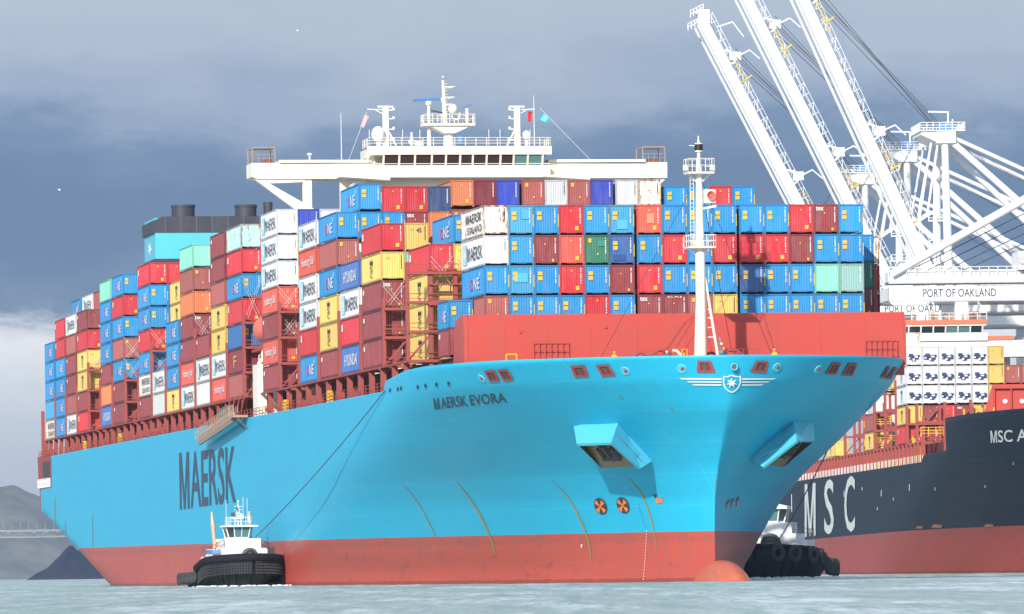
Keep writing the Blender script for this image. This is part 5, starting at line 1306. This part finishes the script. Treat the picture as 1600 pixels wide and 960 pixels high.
    ac = MB(); ac.prism([(-4.4, 6), (-3.3, 5.4), (-2.9, 10), (-4.3, 10)], 4.05, 4.5, 'z'); part('blue_panel', ac, m_radar)
    ar = MB(); ar.cbox((-3.6, 6.2, 5.2), (.3, .3, .7)); part('orange_float', ar, m_orange)
    if not tires: ar2 = MB(); ar2.cbox((-3.9, 5.5, 3.75), (.9, .5, .35)); part('red_panel', ar2, m_red)
    wk = MB()
    return r
P1 = at(372, 913, 690); t1_ = tug('harbour_tug', P1.x+2.1, 681, math.radians(16), 'white and black tug with big bow fender and mast, near the blue ship lettering', False); t1_.scale = (.78, .85, .9)
P2 = at(1210, 903, 740); t2_ = tug('tyre_fendered_tug', P2.x-1.5, 738, math.radians(-11), 'black tug hung with tyres, half hidden behind the blue bow', True); t2_.scale = (1.05, .95, 1.13)
m_foam, tf, bf = new_mat('foam'); bf.inputs['Base Color'].default_value = (.75, .8, .8, 1); bf.inputs['Roughness'].default_value = .8
def bow_foam(name, pts, label):
    mb = MB(); rnd = random.Random(9)
    for x, y, w in pts:
        for k in range(7): mb.ball((x+rnd.uniform(-w, w), y+rnd.uniform(-.8, .8), .04), rnd.uniform(.12, .4), .35, 8, 4)
    o = obj(name, mb, m_foam); tag(o, label, kind='stuff')
bow_foam('foam', [(P1.x+k*1.2-4, 679.5-abs(k-4)*-.3, .7) for k in range(9)]+[(P2.x+k*1.4-3, 735.5, .8) for k in range(8)], 'small white foam at the waterline of the tugs')
def rope(name, a, b_, r, sag, label):
    mb = MB(); n = 14; pts = []
    for i in range(n+1):
        u = i/n; p = Vector(a).lerp(Vector(b_), u); p.z -= sag*4*u*(1-u); pts.append(p)
    mb.path(pts, r, 5); o = obj(name, mb, m_rope); tag(o, label, 'rope')
t_, z_ = H1.ray(603, 614, -1); w_ = H1.world(t_, -H1.b(t_, z_)-.1, z_+.2)
rope('tow_line', at(398, 841, 684), (w_.x, w_.y, w_.z), .05, .5, 'long dark tow line rising from the left tug to the blue ship side')
rope('tow_line', at(1216, 846, 741), at(1300, 690, 620), .07, .3, 'dark tow line from the tyre fendered tug up behind the blue bow')

# ------------------------------------------------------------------ quay and cranes
qm = paint('quay_concrete', (.32, .31, .29), vary=0, dirt=.4)
qo = empty('quay_wall', (108, 900, 0), .066); tag(qo, 'low concrete quay hidden behind the dark ship', 'quay')
obj('quay_deck', MB().box(0, 300, -200, 900, -4, 3.5), qm, qo)
def crane(name, X, Y, ang, label, sign=None, yaw=.066, bang=None, low=None, blen=66.5):
    r = empty(name, (X, Y, 0), yaw); tag(r, label, 'crane', 'white quay cranes')
    def part(nm, mb, mat=None, par=None): return cobj(nm, mb, mat or m_crane, par or r)
    YS = (-8.0, 8.0); AZ = 76.2; GZ = .8
    lg = MB()
    for y in YS:
        lg.bar((2, y, 3.5), (2, y, 47), 2.2, 2.0); lg.bar((32, y, 3.5), (32, y, 47), 2.2, 2.0); lg.bar((2, y, 18), (32, y, 18), 1.6, 1.4); lg.bar((2, y, 18), (32, y, 46), 1.2, 1.2)
    part('portal_leg', lg)
    gd = MB()
    for y in YS: gd.box(-10.6, 58, y-.9, y+.9, 47.25, 49.6)
    gd.box(-10.6, -9.9, -8, 8, 47.35, 49.4)
    g_ = part('main_girder', gd)
    gl_ = MB()
    for y in YS: gl_.box(-10.6, 58, y-1.15, y-.75, 46.95, 47.22)
    part('girder_rail', gl_, m_cranegrey, g_)
    part('walkway', MB().rail([(-10, -8.9, 49.6), (56, -8.9, 49.6)], 1.3, .08, 1.4, 2).rail([(-10, 8.9, 49.6), (56, 8.9, 49.6)], 1.3, .08, 1.4, 2), m_crane, g_)
    ms = MB()
    for y in YS: ms.tube((0, y*.62, AZ-1), (0, y, 48.5), .62, .8, n=12)
    for z in (54, 62, 69): ms.tube((0, -5-(AZ-z)*.1, z), (0, 5+(AZ-z)*.1, z), .35, n=8)
    ms.box(-1.6, 1.8, -6, 6, AZ-1.6, AZ+.6); ms.prism([(-4.2, AZ+.5), (-4.2, AZ-.1), (-1.2, AZ-1.5), (1.6, AZ-1.5), (1.6, AZ+.5)], -5.8, 5.8)
    part('apex_mast', ms)
    pf = MB(); pf.box(-4.4, 3.4, -6.2, 6.2, AZ+.5, AZ+.68); pf.rail([(-4.4, -6.2, AZ+.6), (3.4, -6.2, AZ+.6), (3.4, 6.2, AZ+.6), (-4.4, 6.2, AZ+.6), (-4.4, -6.2, AZ+.6)], 1.4, .09, 1.1, 3)
    pf.bar((-2.6, -3, AZ+4.1), (1.0, -3, AZ+4.0), .24); pf.bar((.9, -3, AZ+.6), (.9, -3, AZ+4.1), .24); pf.bar((2.5, 3, AZ+.6), (2.5, 3, AZ+3.2), .2); part('apex_platform', pf)
    sh_ = MB()
    for x in (-.2, 1.3): sh_.tube((x, -3.5, AZ+1.4), (x, -2.6, AZ+1.4), .75, n=12)
    part('blue_sheave', sh_, m_radar)
    bs_ = MB()
    for y in YS:
        bs_.tube((1.5, y*.62, AZ-.6), (57, y, 49.5), .36, n=8); bs_.tube((1.2, y*.62, AZ-1.3), (31.5, y, 47), .58, n=10)
    part('back_stay', bs_)
    fs = MB()
    for y in YS:
        for k in (0, 1): fs.tube((-1.2-k*1.2, y*.62, AZ-1.5), (-3.5-k*1.4, y*.8, 61.8-k*.8), .22, n=6); fs.tube((-3.5-k*1.4, y*.8, 61.8-k*.8), (-1.3, y*.8, 63.4), .22, n=6)
    for z in (52, 56.5, 61): fs.box(-3.2, .5, -6.5, -5.5, z, z+.2); fs.rail([(-3.2, -6.5, z), (.5, -6.5, z)], 1.2, .09, .9, 2)
    part('folded_stay', fs)
    mh = MB(); mh.box(6, 24, -5, 5, 49.0, 52.6); mh.box(26, 33, -5, 5, 49.0, 51.6); part('machinery_house', mh)
    hd_ = MB(); hd_.box(5.5, 24.5, -5.3, -5.0, 49.2, 49.9)
    part('house_shade_strip', hd_, m_steel)  # dark strip on the front stands for the shade under the house
    hx, hz = -1.5, 49.6
    if bang is not None:
        a = math.radians(bang); L = blen; u = Vector((-math.cos(a), 0, math.sin(a))); n_ = Vector((-math.sin(a), 0, -math.cos(a)))    # n_ points to the lower side
        o0 = Vector((hx, 0, hz))
        def P(s_, d, y): return o0+u*s_+n_*d+Vector((0, y, 0))
        bm_ = MB()
        for y in (-1,):
            w0, w1 = -2.6, 2.6
            vs = [P(0, -1.1, w0), P(0, 1.0, w0), P(L, .9, w0), P(L, -.8, w0), P(0, -1.1, w1), P(0, 1.0, w1), P(L, .9, w1), P(L, -.8, w1)]
            bm_.add(vs, [(0, 1, 2, 3), (7, 6, 5, 4), (0, 4, 5, 1), (1, 5, 6, 2), (2, 6, 7, 3), (3, 7, 4, 0)])
        bo = part('boom', bm_)
        br_ = MB()
        for y in (-3.1, 3.1):
            br_.bar(P(-2, 1.5, y), P(L-1, 1.35, y), .5, .5); 
        br_.bar(P(0, 1.25, -2.62), P(L, 1.1, -2.62), .16, .14); part('boom_rail', br_, m_cranegrey, bo)
        bw_ = MB(); nseg = 34
        for y in (-2.9, 2.9):
            for k in range(nseg):
                s0, s1 = k*L/nseg, (k+1)*L/nseg
                for d in (-1.7, -2.3): bw_.tube(P(s0, d, y), P(s1, d, y), .052, n=4, cap=False)
                bw_.tube(P(s0, -1.1, y), P(s0, -2.35, y), .052, n=4, cap=False)
                if k % 2: bw_.tube(P(s0, -1.1, y), P(s1, -2.3, y), .06, n=4, cap=False)
        part('boom_walkway', bw_, m_crane, bo)
        st_ = MB()
        for s_ in (57, 31): st_.bar(P(s_, -1.2, -1.5), P(s_-2.2, -3.6, -1.5), .35); st_.bar(P(s_-3, -1.2, -1.5), P(s_-2.2, -3.6, -1.5), .35); st_.bar(P(s_-2.2, -3.6, -2), P(s_-2.2, -5.4, -2), .22); st_.bar(P(s_-2.2, -5.4, -2), P(s_-4.6, -6.4, -2), .18); st_.cbox(P(s_-2, -2.6, 0), (2.0, 3, 1.6))
        st_.cbox(P(L, -.6, 0), (2.2, 4.5, 2.6)); st_.cbox(P(L+1, -.4, 0), (2.6, 3, .4)); st_.rail([P(L+1, -1, -2.2), P(L+1, 1.8, -2.2)], 1.3, .09, .7, 2); st_.bar(P(L-3, -2, -2), P(L-3.5, -5, -2), .22); st_.bar(P(L-3.5, -5, -2), P(L-7, -5.6, -2), .18)
        st_.rail([P(L-1, 1.2, -2.2), P(L-1, 3.4, -2.2)], 1.3, .1, .7, 2)
        part('sheave_frame', st_, m_crane, bo)
        yy = MB()
        for s_ in (50, 22, 12): yy.bar(P(s_, -1.2, -3), P(s_+.3, -3.4, -3), .28, .2)
        for k in range(5): yy.bar(P(54-k*1.2, -1.6, -3.0), P(53.2-k*1.2, -1.9, -3.0), .28, .2)
        for k in range(3): yy.bar(P(26-k*1.4, -1.6, -3.0), P(25.2-k*1.4, -1.9, -3.0), .25, .2)
        part('yellow_bracket', yy, m_sticker, bo)
        cb = MB()
        for i, (d, y) in enumerate(((-2.4, -2), (-2.0, -1.2), (-3.1, 1.2), (-1.6, 2), (-3.4, 0))): cb.tube(P(55+i*.35, d, y), (0, y, AZ+1.6-i*.35), .075, n=4)
        for y in (-1, 1): cb.tube((-4, y, AZ+.3), P(20, -1.6, y), .06, n=4)
        for y in (-1, 1): cb.tube((2, y, AZ-.5), (62, y, 40), .05, n=4)
        part('hoist_cable', cb, m_rope)
        hw = MB(); hw.cbox(P(1.5, -.6, 0), (3, 5, 1.5)); hw.cbox(P(-1, .4, 2), (1.2, 2, 1.8)); part('hinge_gear', hw, paint('hinge_green', (.10, .30, .26), vary=0, dirt=.5))
    if low:
        xl = low
        bm_ = MB(); bm_.box(xl, 2, -2.6, 2.6, 47.5, 49.1); bo = part('boom', bm_)
        br_ = MB(); br_.box(xl, 2, -3.0, -2.7, 47.15, 47.5); br_.box(xl, 2, 2.7, 3.0, 47.15, 47.5); part('boom_rail', br_, m_cranegrey, bo)
        fs2 = MB()
        for y in (-3, 3): fs2.tube((xl+.5, y, 48.6), (0, y, AZ-1), .62, n=10)
        part('fore_stay', fs2)
        cb = MB()
        for i, y in enumerate((-1.5, 1.5, 0, 2.5)): cb.tube((xl+2+i*3, y, 48.6), (-2, y, AZ-6-i*2.0), .10, n=4)
        part('hoist_cable', cb, m_rope)
        tr_ = MB(); tr_.box(-28, -12, -4, 4, 49.2, 52.2); tr_.box(-27, -13, -4.2, -4.0, 49.0, 49.4); tr_.rail([(xl, -3, 48.6), (0, -3, 48.6)], 1.2, .08, 1.5, 2); part('trolley_house', tr_)
        wr_ = MB(); wr_.box(-27, -12, -4.15, -4.02, 49.3, 50.0); wr_.tube((-27.5, -4.3, 50.8), (-27.5, -4.1, 50.8), .7, n=14); part('trolley_underside', wr_, m_cranegrey)  # grey strip on the front stands for the shaded underside
    if sign:
        x0, x1, z0, z1 = sign
        vs, fs_ = text_mesh('PORT OF OAKLAND'); me = bpy.data.meshes.new('lettering'); me.from_pydata([(x0+(x1-x0)*a, -9.0, z0+(z1-z0)*b_) for a, b_ in vs], [], fs_); me.update()
        pl = MB().box(x0-.8, x1+.8, -8.98, -8.9, z0-.45, z1+.35); so_ = part('sign_panel', pl, m_white); obj('lettering', me, m_dlet, so_)
    return r
SX_ = 1078
def cr(px, py, D, *a, **k): p = at(px, py, D); return crane(*a, X=p.x, Y=D, **k) if False else p
pA = at(1470, 212, 1078); pB = at(1411, 238, 1126); pC = at(1346, 274, 1190)
crane('ship_to_shore_crane', pA.x, 1078, 0, 'nearest white crane with raised boom, its tall mast rightmost of three', (-4.7, 8.05, 47.7, 49.15), bang=66.0)
crane('ship_to_shore_crane', pB.x, 1126, 0, 'middle white crane with raised boom, partly behind the nearest one', (-4.9, 7.8, 47.15, 48.5), bang=64.0)
crane('ship_to_shore_crane', pC.x, 1190, 0, 'farthest white crane whose raised boom tip shows near the top, left of others', bang=63.0, blen=64.6)
pD = at(1850, 300, 1010); xl = at(1383, 440, 1010).x-pD.x
crane('ship_to_shore_crane', pD.x, 1010, 0, 'white crane with lowered boom and thick diagonal stay, at the right edge', low=xl/math.cos(.066))

# ------------------------------------------------------------------ people on the foredeck, bird
def person_mesh():
    me = bpy.data.meshes.new('p'); 
    V = [(0,0,.95),(0,0,1.2),(0,0,1.42),(0,0,1.52),(0,0,1.62),(0,0,1.72), (.10,0,.90),(.12,-.02,.5),(.12,.02,.08),(.12,-.12,.04), (-.10,0,.90),(-.12,.03,.5),(-.12,0,.08),(-.12,-.14,.04),
         (.19,0,1.40),(.27,-.05,1.12),(.24,-.22,.92),(.23,-.30,.86), (-.19,0,1.40),(-.27,-.02,1.12),(-.28,-.12,.86),(-.28,-.16,.78)]
    E = [(0,1),(1,2),(2,3),(3,4),(4,5),(0,6),(6,7),(7,8),(8,9),(0,10),(10,11),(11,12),(12,13),(2,14),(14,15),(15,16),(16,17),(2,18),(18,19),(19,20),(20,21)]
    R_ = [.15,.15,.13,.06,.10,.08,.10,.075,.05,.05,.10,.075,.05,.05,.075,.055,.045,.04,.075,.055,.045,.04]
    me.from_pydata(V, E, []); me.update(); o = bpy.data.objects.new('p', me); COL.objects.link(o)
    md = o.modifiers.new('s', 'SKIN'); 
    for i, v in enumerate(me.skin_vertices[0].data if me.skin_vertices else []): pass
    if not me.skin_vertices:
        bpy.context.view_layer.objects.active = o
    sv = me.skin_vertices[0].data if me.skin_vertices else None
    if sv:
        for i, v in enumerate(sv): v.radius = (R_[i], R_[i]); v.use_root = (i == 0)
    su = o.modifiers.new('u', 'SUBSURF'); su.levels = 1; su.render_levels = 1
    bpy.context.view_layer.update(); dg = bpy.context.evaluated_depsgraph_get(); m2 = bpy.data.meshes.new_from_object(o.evaluated_get(dg)); bpy.data.objects.remove(o)
    for p in m2.polygons: p.use_smooth = True
    m2.materials.clear(); return m2
PM = person_mesh()
def suit(name, top, legs):
    m, t, b = new_mat(name); tcn = N(t, 'ShaderNodeTexCoord'); sp_ = N(t, 'ShaderNodeSeparateXYZ'); t.links.new(tcn.outputs['Object'], sp_.inputs[0])
    rr = ramp(t, M(t, 'DIVIDE', sp_.outputs['Z'], 2.0), [(0, (.02, .02, .02)), (.05, legs), (.47, top), (.755, (.42, .24, .17))], 'CONSTANT'); t.links.new(rr, b.inputs['Base Color']); b.inputs['Roughness'].default_value = .8; return m
hat = MB().ball((0, 0, 1.70), .135, .85, 12, 8).mesh('helmet')
def person(px, t, z, rz, top, legs, hc_, label):
    a, e = unpix(px, 550); 
    # athwart position on the deck line at station t
    v = (a*(CD+t*math.cos(PSI))-CX+t*math.sin(PSI))/(math.cos(PSI)-a*math.sin(PSI))
    w = H1.world(t, v, z); o = inst('person', PM, suit('clothes', top, legs)); o.location = w; o.rotation_euler = (0, 0, rz); tag(o, label, 'person', None)
    h = inst('helmet', hat, hc_, o)
pb = MB().box(-18.5, 18.5, -20, -4, 19.62, 19.9); sp('foredeck_grating', MB().prism([(-8, -17), (8, -17), (16, -5), (-16, -5)], 19.63, 19.85, 'z'), m_deckred)
person(960, -8, 20.1, .2, (.75, .42, .02), (.75, .42, .02), m_yellow, 'person in yellow overalls standing left of the winch on the foredeck')
person(1042, -14, 19.9, -.4, (.06, .12, .30), (.05, .08, .15), m_white, 'person in blue with white helmet beside the curved pipe')
person(1069, -12, 19.75, .5, (.10, .10, .10), (.05, .05, .06), m_yellow, 'person in dark clothes low behind the bulwark, just left of the mast')
person(1131, -13.5, 20.2, .9, (.05, .12, .3), (.05, .08, .15), m_yellow, 'person in blue with yellow helmet just right of the mast')
person(1210, -9, 20.2, -.3, (.75, .42, .02), (.75, .42, .02), m_yellow, 'person in yellow overalls on the foredeck right of the second winch')
gu = MB(); gu.ball((0, 0, 0), .16, .7, 8, 6)
for s_ in (-1, 1): gu.add([(0, -.12, 0), (0, .14, 0), (s_*.38, .12, .16), (s_*.38, -.04, .18), (s_*.78, .12, .02)], [(0, 1, 2, 3), (3, 2, 4)])
g0 = at(93, 297, 420); gb = obj('gull', gu, m_white); gb.location = g0; gb.scale = (.6, .6, .6); tag(gb, 'tiny white gull flying against the grey clouds at left', 'bird')
g0 = at(465, 48, 500); gb2 = gb.copy(); COL.objects.link(gb2); gb2.location = g0; tag(gb2, 'tiny white gull high in the clouds left of the bridge', 'bird')
